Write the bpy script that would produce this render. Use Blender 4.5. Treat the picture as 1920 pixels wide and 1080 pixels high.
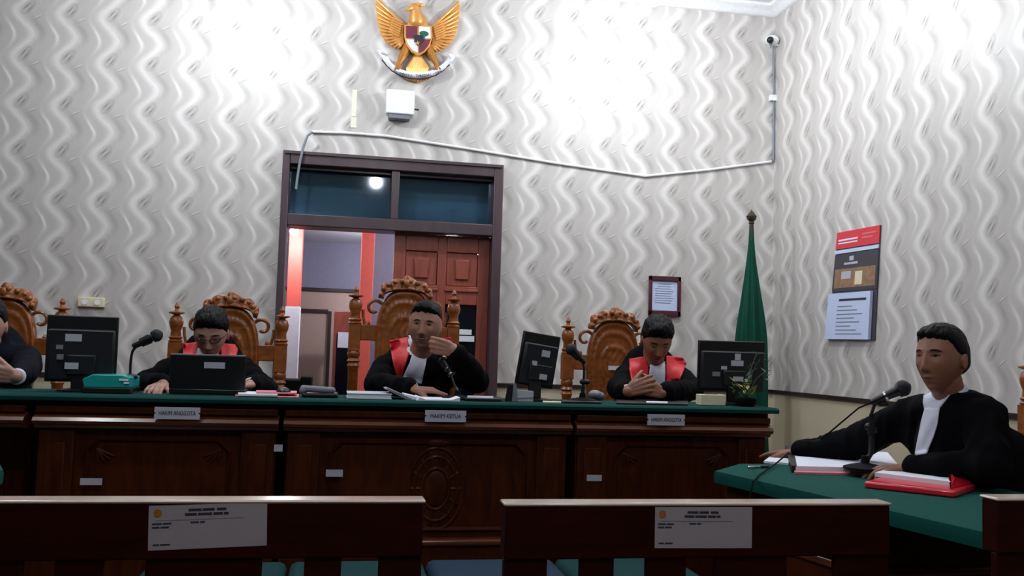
import bpy, bmesh, math, random
import numpy as np
from mathutils import Vector, Matrix, Quaternion, noise
from mathutils.bvhtree import BVHTree
random.seed(7); np.random.seed(7)
PI = math.pi
for o in list(bpy.data.objects): bpy.data.objects.remove(o, do_unlink=True)
scn = bpy.context.scene
COL = scn.collection
V = Vector

# ------------------------------------------------------------------ camera
YAW, PITCH, ROLL, FPX = .1875, .0705, .0302, 1708.16
cy, sy, cp, sp, cr, sr = math.cos(YAW), math.sin(YAW), math.cos(PITCH), math.sin(PITCH), math.cos(ROLL), math.sin(ROLL)
Fv = V((sy*cp, cy*cp, sp)); R0 = V((cy, -sy, 0)); U0 = R0.cross(Fv)
Rv = R0*cr + U0*sr; Uv = U0*cr - R0*sr
CAM = V((0, 0, 1.2))
cd = bpy.data.cameras.new('camera'); cam = bpy.data.objects.new('camera', cd); COL.objects.link(cam)
cd.sensor_width = 36; cd.lens = FPX/1920*36; cd.clip_start = .02
m = Matrix((Rv, Uv, -Fv)).transposed().to_4x4(); m.translation = CAM
cam.matrix_world = m
scn.camera = cam
def ray(px, py): return Fv + Rv*((px-960)/FPX) + Uv*((540-py)/FPX)
def A(px, py, Y): d = ray(px, py); return CAM + d*(Y/d.y)          # measured point at depth Y
def Az(px, py, z): d = ray(px, py); return CAM + d*((z-1.2)/d.z)     # measured point at height z
def Ax(px, py, x): d = ray(px, py); return CAM + d*(x/d.x)

# ------------------------------------------------------------------ light and exposure
scn.view_settings.view_transform = 'Standard'; scn.view_settings.look = 'None'
scn.view_settings.gamma = 1; scn.view_settings.use_curve_mapping = False
scn.view_settings.exposure = 0.75
w = bpy.data.worlds.new('night'); scn.world = w; w.use_nodes = True
w.node_tree.nodes['Background'].inputs[0].default_value = (.5, .55, .7, 1)
w.node_tree.nodes['Background'].inputs[1].default_value = .02
XR, YB, ZC, RAIL = 2.975, 5.9, 3.705, .985
LAMPS = [  # x, y, z, watts, radius : the bulbs under the ceiling
    (-.66, 4.98, 3.34, 29, .05), (1.74, 4.98, 3.30, 29, .05), (2.24, 3.85, 3.42, 18, .05),
    (.384, .75, 3.32, 34, .05), (-1.5, 2.9, 3.38, 26, .05)]
CORRIDOR_LAMPS = [(-.36, 7.12, 2.09, 7, .03), (.62, 7.7, 2.12, 22, .04), (.78, 6.45, 1.96, 9, .04)]  # second and third are unseen bulbs added to brighten the corridor

# ------------------------------------------------------------------ materials
def lin(c):
    return tuple(((x/255)/12.92 if x/255 <= .04045 else ((x/255+.055)/1.055)**2.4) for x in c)
def newmat(name):
    m = bpy.data.materials.new(name); m.use_nodes = True
    return m, m.node_tree, m.node_tree.nodes['Principled BSDF']
def mat(name, col, rough=.6, metal=0, spec=.5, var=.12, scale=30, bump=0, coat=0, emit=None, sheen=0, trans=0, alpha=1):
    m, t, b = newmat(name); n = t.nodes; L = t.links.new
    c = lin(col)
    g = n.new('ShaderNodeNewGeometry'); nz = n.new('ShaderNodeTexNoise')
    nz.inputs['Scale'].default_value = scale; nz.inputs['Detail'].default_value = 4
    L(g.outputs['Position'], nz.inputs['Vector'])
    mx = n.new('ShaderNodeMix'); mx.data_type = 'RGBA'
    mx.inputs[6].default_value = (*[x*(1-var) for x in c], 1); mx.inputs[7].default_value = (*[min(1, x*(1+var)) for x in c], 1)
    L(nz.outputs['Fac'], mx.inputs[0]); L(mx.outputs[2], b.inputs['Base Color'])
    b.inputs['Roughness'].default_value = rough; b.inputs['Metallic'].default_value = metal
    b.inputs['Specular IOR Level'].default_value = spec
    b.inputs['Coat Weight'].default_value = coat; b.inputs['Sheen Weight'].default_value = sheen
    b.inputs['Transmission Weight'].default_value = trans
    if emit:
        b.inputs['Emission Color'].default_value = (*lin(emit[0]), 1); b.inputs['Emission Strength'].default_value = emit[1]
    if bump:
        bp = n.new('ShaderNodeBump'); bp.inputs['Strength'].default_value = bump; bp.inputs['Distance'].default_value = .01
        L(nz.outputs['Fac'], bp.inputs['Height']); L(bp.outputs['Normal'], b.inputs['Normal'])
    return m
def wood(name, dark, light, rough=.35, grain=(1, 1, 6), scale=5, coat=.3, bump=.08, spec=.5):
    m, t, b = newmat(name); n = t.nodes; L = t.links.new
    g = n.new('ShaderNodeNewGeometry'); mp = n.new('ShaderNodeMapping'); mp.inputs['Scale'].default_value = grain
    L(g.outputs['Position'], mp.inputs[0])
    nz = n.new('ShaderNodeTexNoise'); nz.inputs['Scale'].default_value = scale; nz.inputs['Detail'].default_value = 6
    nz.inputs['Distortion'].default_value = 1.2; L(mp.outputs[0], nz.inputs['Vector'])
    cr_ = n.new('ShaderNodeValToRGB'); e = cr_.color_ramp.elements
    e[0].position = .3; e[0].color = (*lin(dark), 1); e[1].position = .7; e[1].color = (*lin(light), 1)
    L(nz.outputs['Fac'], cr_.inputs[0]); L(cr_.outputs[0], b.inputs['Base Color'])
    b.inputs['Roughness'].default_value = rough; b.inputs['Coat Weight'].default_value = coat; b.inputs['Coat Roughness'].default_value = .2
    b.inputs['Specular IOR Level'].default_value = spec
    bp = n.new('ShaderNodeBump'); bp.inputs['Strength'].default_value = bump; bp.inputs['Distance'].default_value = .004
    L(nz.outputs['Fac'], bp.inputs['Height']); L(bp.outputs['Normal'], b.inputs['Normal'])
    return m

class E:                                                             # tiny expression builder over Math nodes
    t = None
    def __init__(s, k): s.k = k
    @staticmethod
    def op(o, *a, clamp=False):
        nd = E.t.nodes.new('ShaderNodeMath'); nd.operation = o; nd.use_clamp = clamp
        for i, x in enumerate(a):
            if isinstance(x, E): E.t.links.new(x.k, nd.inputs[i])
            else: nd.inputs[i].default_value = x
        return E(nd.outputs[0])
    def __add__(s, o): return E.op('ADD', s, o)
    __radd__ = __add__
    def __sub__(s, o): return E.op('SUBTRACT', s, o)
    def __rsub__(s, o): return E.op('SUBTRACT', o, s)
    def __mul__(s, o): return E.op('MULTIPLY', s, o)
    __rmul__ = __mul__
    def __truediv__(s, o): return E.op('DIVIDE', s, o)
def e_cos(x): return E.op('COSINE', x)
def e_abs(x): return E.op('ABSOLUTE', x)
def e_pow(x, y): return E.op('POWER', x, y)
def e_wrap(x): return E.op('WRAP', x, .5, -.5)
def e_gauss(d2): return E.op('EXPONENT', d2*-1.0)                    # exp(-d2)
def e_band(u, w): d = e_wrap(u)/w; return e_gauss(d*d)

def wallpaper(name, axis, x0, z0, sgn):
    m, t, b = newmat(name); E.t = t; n = t.nodes; L = t.links.new
    g = n.new('ShaderNodeNewGeometry'); sx = n.new('ShaderNodeSeparateXYZ'); L(g.outputs['Position'], sx.inputs[0])
    X = E(sx.outputs[axis]); Z = E(sx.outputs[2])
    nz = n.new('ShaderNodeTexNoise'); nz.inputs['Scale'].default_value = 9; L(g.outputs['Position'], nz.inputs['Vector'])
    wob = (E(nz.outputs['Fac'])-.5)*.10
    u = (X-x0)*(sgn/.2452)+wob; v = (Z-z0)*(1/.2896)
    T = 2*PI
    w1 = e_band(u+.07+e_cos((v+.08)*T)*.20, .125)                     # broad meandering ribbon
    w2 = e_band(u+.42+e_cos((v+.14)*T)*.13, .05)*(e_cos((v+.55)*T)*.4+.6)
    w3 = e_band(u-.16+e_cos((v+.30)*T)*.12, .03)*.25
    fill = e_band(u-.30, .17)*e_band(v+.40, .30)                      # grey leaf blades
    fill2 = e_band(u-.20+e_cos((v+.05)*T)*.17, .085)*(e_cos((v+.42)*T)*.45+.55)   # grey blade following the ribbon
    blade = e_band(u+.36+e_cos((v+.20)*T)*.10, .045)*e_band(v+.52, .20)             # short pale blade
    uu = e_wrap(u); vv = e_wrap(v)
    def stroke(cu, cv, ang, ln, wd):                                  # slanted short stroke
        a = e_wrap(u-cu)*.2452; c = e_wrap(v-cv)*.2896
        ca, sa = math.cos(ang), math.sin(ang)
        p = (a*ca+c*sa)/ln; q = (c*ca-a*sa)/wd
        return e_gauss(p*p+q*q)
    leaf = stroke(0, 0, .95, .045, .022)
    la = e_wrap(u)*.2452; lc = e_wrap(v)*.2896; lp = (la*.58+lc*.81)*(1/.050); lq = (lc*.58-la*.81)*(1/.027)
    lr = E.op('SQRT', lp*lp+lq*lq)-1.0; ring = e_gauss(lr*lr*30.0); rim = e_gauss((lr-.35)*(lr-.35)*40.0)
    d1 = stroke(-.045, .02, .93, .026, .0042); d2 = stroke(.045, -.03, .93, .024, .0040); l1 = stroke(.0, -.005, .93, .026, .004)
    tk = stroke(.26, -.175, .52, .024, .0028); tkd = stroke(.265, -.20, .52, .024, .0028)
    fine = n.new('ShaderNodeTexNoise'); fine.inputs['Scale'].default_value = 160; fine.inputs['Detail'].default_value = 3
    L(g.outputs['Position'], fine.inputs['Vector'])
    h = w1*1.0+w2*.8+blade*.5-ring*.12-fill2*.12+w3*.3-leaf*.25-d1*.6-d2*.6+l1*.4+tk*.7-tkd*.5-fill*.25
    ridge = e_band(u+.07+e_cos((v+.08)*T)*.21-.075, .022)*.5           # emboss shading painted into the tone beside the ribbon
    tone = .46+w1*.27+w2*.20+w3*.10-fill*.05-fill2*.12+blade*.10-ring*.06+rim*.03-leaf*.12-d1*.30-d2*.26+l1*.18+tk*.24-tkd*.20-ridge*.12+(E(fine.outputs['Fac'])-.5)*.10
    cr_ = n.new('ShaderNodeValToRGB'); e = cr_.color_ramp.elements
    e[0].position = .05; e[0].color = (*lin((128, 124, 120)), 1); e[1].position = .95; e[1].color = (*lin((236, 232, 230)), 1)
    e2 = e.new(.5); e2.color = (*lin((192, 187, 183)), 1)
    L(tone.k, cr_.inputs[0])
    # plain cream dado below the rail
    st = E.op('GREATER_THAN', Z, RAIL)
    dn = n.new('ShaderNodeTexNoise'); dn.inputs['Scale'].default_value = 3; L(g.outputs['Position'], dn.inputs['Vector'])
    dc = n.new('ShaderNodeValToRGB'); dc.color_ramp.elements[0].color = (*lin((186, 174, 150)), 1); dc.color_ramp.elements[1].color = (*lin((208, 196, 172)), 1)
    L(dn.outputs['Fac'], dc.inputs[0])
    mx = n.new('ShaderNodeMix'); mx.data_type = 'RGBA'; L(st.k, mx.inputs[0]); L(dc.outputs[0], mx.inputs[6]); L(cr_.outputs[0], mx.inputs[7])
    L(mx.outputs[2], b.inputs['Base Color'])
    bp = n.new('ShaderNodeBump'); bp.inputs['Strength'].default_value = .24; bp.inputs['Distance'].default_value = .006
    hh = h*st; L(hh.k, bp.inputs['Height']); L(bp.outputs['Normal'], b.inputs['Normal'])
    b.inputs['Roughness'].default_value = .42; b.inputs['Specular IOR Level'].default_value = .35
    return m
M = {}
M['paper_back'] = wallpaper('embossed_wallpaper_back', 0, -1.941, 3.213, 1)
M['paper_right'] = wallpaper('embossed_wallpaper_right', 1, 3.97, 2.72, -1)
M['plaster'] = mat('plaster', (120, 116, 112), .9)
M['ceiling'] = mat('ceiling_white', (228, 228, 232), .8)
M['cornice'] = mat('cornice_white', (238, 238, 242), .6)
M['rail'] = mat('rail_dark', (38, 26, 24), .4)
M['floor'] = mat('floor_tile', (120, 112, 104), .3, coat=.2)
M['dais'] = wood('dais_wood', (34, 16, 8), (52, 26, 12))
M['doorframe'] = wood('door_frame_paint', (58, 44, 50), (72, 54, 60), .45, (1, 1, .2), 8, .1)
M['doorleaf'] = wood('door_leaf', (122, 54, 40), (150, 72, 54), .45, (8, 8, 1), 4)
M['bench'] = wood('bench_wood', (48, 15, 1), (74, 31, 2), .5, (5, 1, 1), 4, .04, .05, .15)
M['bench_trim'] = wood('bench_trim', (76, 32, 12), (104, 52, 22), .3, (1, 1, 8), 4, .35, .05, .4)
M['chair'] = wood('carved_teak', (112, 56, 16), (156, 86, 28), .38, (2, 2, 5), 6, .25)
M['seat_red'] = mat('chair_seat', (90, 26, 22), .7)
M['pew'] = wood('pew_mahogany', (34, 2, 0), (48, 6, 2), .6, (1, 1, 6), 4, .0, .05, .1)
M['pew_top'] = wood('pew_top_sheen', (186, 160, 146), (206, 180, 164), .3, (1, 4, 4), 5, .8)  # lamp light and reflection on the top edge put into this pale colour
M['green'] = mat('green_felt', (6, 58, 54), .9, var=.1, scale=60, bump=.1, sheen=.0, spec=.15)
M['greencloth'] = mat('green_table_cloth', (5, 70, 62), .85, var=.08, scale=40, spec=.15)
M['flag'] = mat('green_flag', (2, 66, 50), .7, var=.12, scale=12, sheen=0, spec=.2)
M['pole'] = mat('flag_pole', (70, 62, 52), .35, metal=.6)
M['robe'] = mat('black_robe', (5, 5, 9), .9, spec=.08, var=.25, scale=14)
M['suit'] = mat('navy_suit', (13, 16, 25), .9, spec=.1, var=.15, scale=60)
M['red'] = mat('red_satin', (206, 20, 34), .55, var=.12, scale=20, sheen=.1)
M['white'] = mat('white_cotton', (205, 205, 220), .85, var=.06, scale=30)
M['skin'] = mat('skin_tan', (148, 104, 84), .5, var=.07, scale=25, spec=.4)
M['skin2'] = mat('skin_brown', (138, 92, 72), .48, var=.07, scale=25, spec=.4)
M['skin3'] = mat('skin_fair', (164, 122, 108), .5, var=.06, scale=25, spec=.4)
M['lip'] = mat('lip', (112, 62, 56), .45)
M['eyewhite'] = mat('eye_white', (104, 88, 78), .6, spec=.2)
M['iris'] = mat('iris_dark', (16, 9, 7), .7, spec=.15)
M['hair'] = mat('black_hair', (7, 6, 8), .6, spec=.18, var=.5, scale=90, bump=.5)
M['black'] = mat('black_plastic', (6, 7, 11), .42, var=.1)
M['blackmatte'] = mat('black_matte', (5, 5, 7), .85, spec=.2)
M['monitor'] = mat('monitor_back', (9, 12, 20), .5, var=.1)
M['chrome'] = mat('chrome', (190, 192, 198), .2, metal=1)
M['grille'] = mat('mic_grille', (42, 44, 50), .45, metal=.7, var=.4, scale=700, bump=.6)
M['paper'] = mat('white_paper', (222, 224, 234), .8, var=.03)
M['paperdim'] = mat('sticker_paper', (178, 178, 190), .7, var=.04)
M['pinkpaper'] = mat('pink_folder', (206, 120, 132), .6)
M['redplastic'] = mat('red_plastic', (214, 30, 52), .3, var=.1, coat=.4)
M['ink'] = mat('ink', (36, 38, 52), .7)
M['inklight'] = mat('grey_ink', (120, 124, 136), .7)
M['teal'] = mat('teal_plastic', (12, 150, 146), .35, coat=.3)
M['tealcushion'] = mat('teal_cushion', (4, 52, 54), .8, var=.1, spec=.2)
M['bluecushion'] = mat('blue_cushion', (24, 46, 66), .7, var=.08, spec=.2)
M['gold'] = mat('gold_paint', (218, 158, 84), .38, metal=.35, var=.1, scale=40)
M['golddark'] = mat('old_gold', (170, 112, 40), .45, metal=.3)
M['maroon'] = mat('maroon', (110, 40, 60), .5)
M['darkgreen'] = mat('dark_green', (20, 90, 70), .5)
M['boxwhite'] = mat('white_plastic', (236, 238, 240), .35)
M['greyplastic'] = mat('grey_plastic', (120, 122, 130), .5)
M['cream'] = mat('cream_plastic', (222, 212, 182), .5)
M['frame'] = wood('picture_frame', (60, 14, 26), (84, 26, 38), .35)
M['orange'] = mat('orange_paint', (226, 96, 84), .6)
M['corrwhite'] = mat('corridor_white', (214, 210, 220), .7)
M['corrwall'] = mat('corridor_grey', (128, 124, 146), .8)
M['corrpanel'] = mat('corridor_board', (150, 126, 116), .7, var=.05)
M['darkglass'] = mat('dark_glass', (10, 14, 26), .12, spec=.6)
M['calred'] = mat('calendar_red', (214, 52, 66), .5)
M['caldark'] = mat('calendar_dark', (62, 60, 70), .4)
M['calphoto'] = mat('calendar_photo', (146, 112, 86), .4, var=.75, scale=26)
M['calblue'] = mat('calendar_page', (196, 208, 240), .7, var=.03)
M['leafgreen'] = mat('leaf_green', (66, 84, 54), .6, var=.3, scale=40)
M['leafyellow'] = mat('leaf_yellow', (170, 166, 92), .6, var=.2, scale=40)
M['tape'] = mat('old_tape', (226, 220, 206), .6)
M['bulb'] = mat('bulb_glow', (255, 255, 255), .5, emit=((245, 248, 255), 30))
M['cable'] = mat('grey_cable', (120, 128, 136), .5)
M['glasses'] = mat('spectacle_frame', (34, 12, 28), .4)
# tinted transom glass
def glassmat(name, tint, f=.12, gl=.04, body=None):
    m, t, b = newmat(name); n = t.nodes; L = t.links.new
    tr = n.new('ShaderNodeBsdfTransparent'); tr.inputs[0].default_value = (*tint, 1)
    gs = n.new('ShaderNodeBsdfGlossy'); gs.inputs['Roughness'].default_value = gl; gs.inputs[0].default_value = (.8, .9, 1, 1)
    lw = n.new('ShaderNodeLayerWeight'); lw.inputs[0].default_value = .25
    E.t = t; k = E(lw.outputs['Fresnel'])*.6+f
    mx = n.new('ShaderNodeMixShader'); L(k.k, mx.inputs[0]); L(tr.outputs[0], mx.inputs[1]); L(gs.outputs[0], mx.inputs[2])
    out = mx.outputs[0]
    if body:
        df = n.new('ShaderNodeBsdfDiffuse'); df.inputs[0].default_value = (*lin(body), 1); m2 = n.new('ShaderNodeMixShader'); m2.inputs[0].default_value = .35
        L(out, m2.inputs[1]); L(df.outputs[0], m2.inputs[2]); out = m2.outputs[0]
    L(out, n['Material Output'].inputs[0])
    return m
M['tint'] = glassmat('tinted_glass', (.12, .19, .26), .07, .04, (70, 104, 122))
M['clear'] = glassmat('clear_lens', (.9, .9, .92), .02)

# ------------------------------------------------------------------ mesh helpers
class MB:
    def __init__(s): s.bm = bmesh.new()
    def add(s, verts, faces):
        vs = [s.bm.verts.new(v) for v in verts]
        for f in faces:
            try: s.bm.faces.new([vs[i] for i in f])
            except ValueError: pass
        return s
    def box(s, x0, x1, y0, y1, z0, z1, mtx=None):
        vs = [V((x, y, z)) for z in (z0, z1) for y in (y0, y1) for x in (x0, x1)]
        if mtx: vs = [mtx @ v for v in vs]
        return s.add(vs, [(0, 2, 3, 1), (4, 5, 7, 6), (0, 1, 5, 4), (2, 6, 7, 3), (0, 4, 6, 2), (1, 3, 7, 5)])
    def lathe(s, prof, c=(0, 0, 0), n=24, mtx=None):                  # prof: (r,z)
        c = V(c); vs = []; fs = []
        for r, z in prof:
            for i in range(n):
                a = 2*PI*i/n; v = V((r*math.cos(a), r*math.sin(a), z)); vs.append((mtx @ v if mtx else v)+c)
        k = len(prof)
        for j in range(k-1):
            for i in range(n):
                i2 = (i+1) % n; fs.append((j*n+i, j*n+i2, (j+1)*n+i2, (j+1)*n+i))
        fs.append(tuple(range(n-1, -1, -1))); fs.append(tuple((k-1)*n+i for i in range(n)))
        return s.add(vs, fs)
    def tube(s, pts, r, n=10):
        pts = [V(p) for p in pts]
        if not hasattr(r, '__len__'): r = [r]*len(pts)
        t = (pts[1]-pts[0]).normalized(); a = V((0, 0, 1)) if abs(t.z) < .9 else V((1, 0, 0))
        nrm = (a - t*a.dot(t)).normalized(); vs = []; fs = []
        for i, p in enumerate(pts):
            t2 = (pts[min(i+1, len(pts)-1)]-pts[max(i-1, 0)]).normalized()
            nrm = (nrm - t2*nrm.dot(t2)).normalized(); bn = t2.cross(nrm)
            for k in range(n):
                an = 2*PI*k/n; vs.append(p+(nrm*math.cos(an)+bn*math.sin(an))*r[i])
        for i in range(len(pts)-1):
            for k in range(n): k2 = (k+1) % n; fs.append((i*n+k, i*n+k2, (i+1)*n+k2, (i+1)*n+k))
        fs.append(tuple(range(n-1, -1, -1))); fs.append(tuple((len(pts)-1)*n+k for k in range(n)))
        return s.add(vs, fs)
    def caps(s, p0, r0, p1, r1, n=14):                                # tapered capsule
        p0, p1 = V(p0), V(p1); d = (p1-p0); 
        if d.length < 1e-6: d = V((0, 0, 1e-4))
        t = d.normalized(); pts = []; rs = []
        for k in range(5): a = PI/2*(1-k/5)*.97; pts.append(p0-t*r0*math.sin(a)); rs.append(max(r0*math.cos(a), 1e-4))
        pts.append(p0); rs.append(r0); pts.append(p1); rs.append(r1)
        for k in range(1, 6): a = PI/2*(k/5)*.97; pts.append(p1+t*r1*math.sin(a)); rs.append(max(r1*math.cos(a), 1e-4))
        return s.tube(pts, rs, n)
    def chain(s, pts, rs, n=14):
        for i in range(len(pts)-1): s.caps(pts[i], rs[i], pts[i+1], rs[i+1], n)
        return s
    def ell(s, c, rad, rot=None, nu=24, nv=14, fn=None):
        c = V(c); prof = []; vs = []; fs = []
        for j in range(nv+1):
            th = PI*(.001+.998*j/nv)
            for i in range(nu):
                ph = 2*PI*i/nu; v = V((math.sin(th)*math.cos(ph)*rad[0], math.sin(th)*math.sin(ph)*rad[1], -math.cos(th)*rad[2]))
                if fn: v = fn(v)
                vs.append((rot @ v if rot else v)+c)
        for j in range(nv):
            for i in range(nu): i2 = (i+1) % nu; fs.append((j*nu+i, j*nu+i2, (j+1)*nu+i2, (j+1)*nu+i))
        fs.append(tuple(range(nu-1, -1, -1))); fs.append(tuple(nv*nu+i for i in range(nu)))
        return s.add(vs, fs)
    def prism(s, pts, d, o=(0, 0, 0), ex=(1, 0, 0), ez=(0, 0, 1)):   # outline in the ex/ez plane, extruded by d
        o, ex, ez = V(o), V(ex), V(ez); n = len(pts); nn = ez.cross(ex).normalized() if not hasattr(d, '__len__') else None
        d = nn*d if nn is not None else V(d)
        a = [o+ex*p[0]+ez*p[1] for p in pts]; vs = a+[p+d for p in a]
        fs = [tuple(range(n-1, -1, -1)), tuple(range(n, 2*n))]+[(i, (i+1) % n, n+(i+1) % n, n+i) for i in range(n)]
        return s.add(vs, fs)
    def mesh(s, name='m', smooth=True):
        bmesh.ops.recalc_face_normals(s.bm, faces=s.bm.faces[:])
        me = bpy.data.meshes.new(name); s.bm.to_mesh(me); s.bm.free()
        if smooth:
            for p in me.polygons: p.use_smooth = True
        return me
def link(name, me, m=None, parent=None, bevel=0, sharp=True, solid=0):
    o = bpy.data.objects.new(name, me); COL.objects.link(o)
    if m is not None and not me.materials: me.materials.append(m)
    if parent: o.parent = parent
    if sharp and len(me.polygons) < 30000:
        try: me.set_sharp_from_angle(angle=math.radians(35))
        except Exception: pass
    if solid: k = o.modifiers.new('solid', 'SOLIDIFY'); k.thickness = solid; k.offset = 0
    if bevel:
        k = o.modifiers.new('bevel', 'BEVEL'); k.width = bevel; k.segments = 2; k.limit_method = 'ANGLE'; k.angle_limit = math.radians(40)
    return o
def ob(name, mb, m, parent=None, **k): return link(name, mb.mesh(name), m, parent, **k)
def tag(o, label, cat, group=None):
    o['label'] = label; o['category'] = cat
    if group: o['group'] = group
    return o
def struct(name, mb, m, **k): o = ob(name, mb, m, **k); o['kind'] = 'structure'; return o
def thing(name, label, cat, group=None):
    o = bpy.data.objects.new(name, None); COL.objects.link(o); o.empty_display_size = .1
    return tag(o, label, cat, group)
def kids(o): return [c for c in bpy.data.objects if c.parent == o]
def settle(root):                                                     # origin to the base of the thing
    al = [root]; i = 0
    while i < len(al): al += kids(al[i]); i += 1
    P = [v.co for o in al if o.type == 'MESH' for v in o.data.vertices]
    c = V(((min(p.x for p in P)+max(p.x for p in P))/2, (min(p.y for p in P)+max(p.y for p in P))/2, min(p.z for p in P)))
    for o in al:
        if o.type == 'MESH': o.data.transform(Matrix.Translation(-c))
    root.location = c
    return root
def dup(root, label, loc=None, rz=None, group=None):
    r = root.copy(); COL.objects.link(r); r['label'] = label
    if group: r['group'] = group
    if loc is not None: r.location = loc
    if rz is not None: r.rotation_euler = (0, 0, rz)
    for ch in kids(root):
        c = ch.copy(); COL.objects.link(c); c.parent = r
        for g in kids(ch):
            d = g.copy(); COL.objects.link(d); d.parent = c
    return r
def text(name, s, size, origin, ex, ez, m, parent, depth=.0008, sx=1, align='CENTER'):
    cu = bpy.data.curves.new(name, 'FONT'); cu.body = s; cu.size = size; cu.extrude = depth; cu.align_x = align; cu.align_y = 'CENTER'
    cu.resolution_u = 2
    to = bpy.data.objects.new('t', cu); COL.objects.link(to)
    dg = bpy.context.evaluated_depsgraph_get(); me = bpy.data.meshes.new_from_object(to.evaluated_get(dg))
    bpy.data.objects.remove(to)
    ex, ez = V(ex).normalized(), V(ez).normalized(); n = ex.cross(ez)
    mt = Matrix((ex*sx, ez, n)).transposed().to_4x4(); mt.translation = V(origin)
    me.transform(mt); me.materials.clear()
    return link(name, me, m, parent, sharp=False)
def smoothstep(a, b, x):
    t = min(1, max(0, (x-a)/(b-a))); return t*t*(3-2*t)

# ------------------------------------------------------------------ the room
b = MB(); DX0, DX1, DZ = -.385, 1.03, 2.43
b.box(-4.2, DX0, YB, YB+.15, 0, ZC); b.box(DX1, XR+.15, YB, YB+.15, 0, ZC); b.box(DX0, DX1, YB, YB+.15, DZ, ZC)
struct('wall_back', b, M['paper_back'])
b = MB(); b.box(XR, XR+.15, -3, YB, 0, ZC); struct('wall_right', b, M['paper_right'])
b = MB(); b.box(-4.35, -4.2, -3, YB+.15, 0, ZC); struct('wall_left', b, M['plaster'])
b = MB(); b.box(-4.2, XR, -3.15, -3, 0, ZC); struct('wall_front', b, M['plaster'])
b = MB(); b.box(-4.35, XR+.15, -3.15, YB+.15, -.1, 0); struct('floor', b, M['floor'])
b = MB(); b.box(-4.35, XR+.15, -3.15, YB+.15, ZC, ZC+.1); struct('ceiling', b, M['ceiling'])
# stepped plaster cornice
b = MB()
prof = [(0, 0), (.09, 0), (.09, -.018), (.075, -.03), (.045, -.04), (.03, -.06), (.012, -.07), (0, -.07)]
for i in range(len(prof)):
    pass
def cornice_run(mb, axis):
    vs = []; fs = []; n = len(prof)
    for e in (0, 1):
        for d, z in prof:
            if axis == 'x': vs.append(V(((-4.2+d, XR-d)[e], YB-d, ZC+z)))
            else: vs.append(V((XR-d, (YB-d, -3+d)[e], ZC+z)))
    for i in range(n): fs.append((i, (i+1) % n, n+(i+1) % n, n+i))
    fs += [tuple(range(n)), tuple(range(2*n-1, n-1, -1))]
    mb.add(vs, fs)
cornice_run(b, 'x'); cornice_run(b, 'y')
struct('trim_1', b, M['cornice'])
b = MB(); b.box(-4.2, DX0, YB-.014, YB, RAIL-.012, RAIL+.012); b.box(DX1, XR, YB-.014, YB, RAIL-.012, RAIL+.012)
struct('trim_2', b, M['rail'])
b = MB(); b.box(XR-.014, XR, -3, YB, RAIL-.012, RAIL+.012); struct('trim_3', b, M['rail'])
# dais under the judges
b = MB(); b.box(-4.19, 2.03, 3.70, YB-.005, 0, .15); struct('trim_4', b, M['dais'], bevel=.006)

# ---- door frame, transom, leaf
fr = MB()
fr.box(DX0, DX0+.045, 5.84, 6.04, 0, DZ); fr.box(DX1-.062, DX1, 5.84, 6.04, 0, DZ)
fr.box(DX0+.045, DX1-.062, 5.84, 6.04, DZ-.085, DZ); fr.box(DX0+.045, DX1-.062, 5.84, 6.04, 1.955, 2.03)
fr.box(.30, .352, 5.85, 6.03, 2.03, DZ-.085)
door = struct('door_1', fr, M['doorframe'], bevel=.005)
for nm, x0, x1 in (('transom_glass', DX0+.045, .30), ('transom_glass', .352, DX1-.062)):
    b = MB(); b.box(x0, x1, 5.955, 5.961, 2.03, DZ-.085); g = ob(nm, b, M['tint'], door)
# lipping beads of the frame
b = MB(); b.box(DX0+.012, DX1-.012, 5.828, 5.84, DZ-.022, DZ-.006); b.box(DX0+.05, .3, 5.90, 5.92, 2.325, 2.345); b.box(.352, DX1-.065, 5.90, 5.92, 2.325, 2.345)
ob('frame_bead', b, M['doorframe'], door)
# right leaf, closed
LX0, LX1, LY = .338, DX1-.062, 5.93
b = MB(); zt = 1.953
for x0, x1, z0, z1 in ((LX0, LX0+.075, .02, zt), (LX1-.075, LX1, .02, zt), (.625, .682, .02, zt), (LX0+.075, .625, zt-.11, zt), (.682, LX1-.075, zt-.11, zt), (LX0+.075, .625, 1.50, 1.62), (.682, LX1-.075, 1.50, 1.62), (LX0+.075, .625, .02, .22), (.682, LX1-.075, .02, .22)):
    b.box(x0, x1, LY, LY+.04, z0, z1)
leaf = ob('door_leaf', b, M['doorleaf'], door, bevel=.004)
for x0, x1 in ((LX0+.075, .625), (.682, LX1-.075)):
    b = MB(); b.box(x0, x1, LY+.012, LY+.03, 1.62, zt-.11); b.box(x0+.06, x1-.06, LY-.002, LY+.012, 1.665, zt-.155)
    ob('raised_panel', b, M['doorleaf'], leaf, bevel=.008)
    b = MB(); b.box(x0-.005, x1+.005, LY-.012, LY+.001, 1.585, 1.603); ob('panel_moulding', b, M['doorleaf'], leaf, bevel=.003)
    b = MB(); b.box(x0, x1, LY+.015, LY+.021, .22, 1.50); ob('leaf_glass', b, M['darkglass'], leaf)
for (x0_, y0_, x1_, y1_) in ((850, 617, 884, 628), (848, 629, 889, 641)):
    p0 = A(x0_, y0_, LY-.004); p1 = A(x1_, y1_, LY-.004); b = MB(); b.box(p0.x, p1.x, LY-.006, LY-.003, p1.z, p0.z); n_ = ob('notice', b, M['paper'], leaf); n_['label'] = 'white paper notice stuck on the door leaf'
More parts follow.
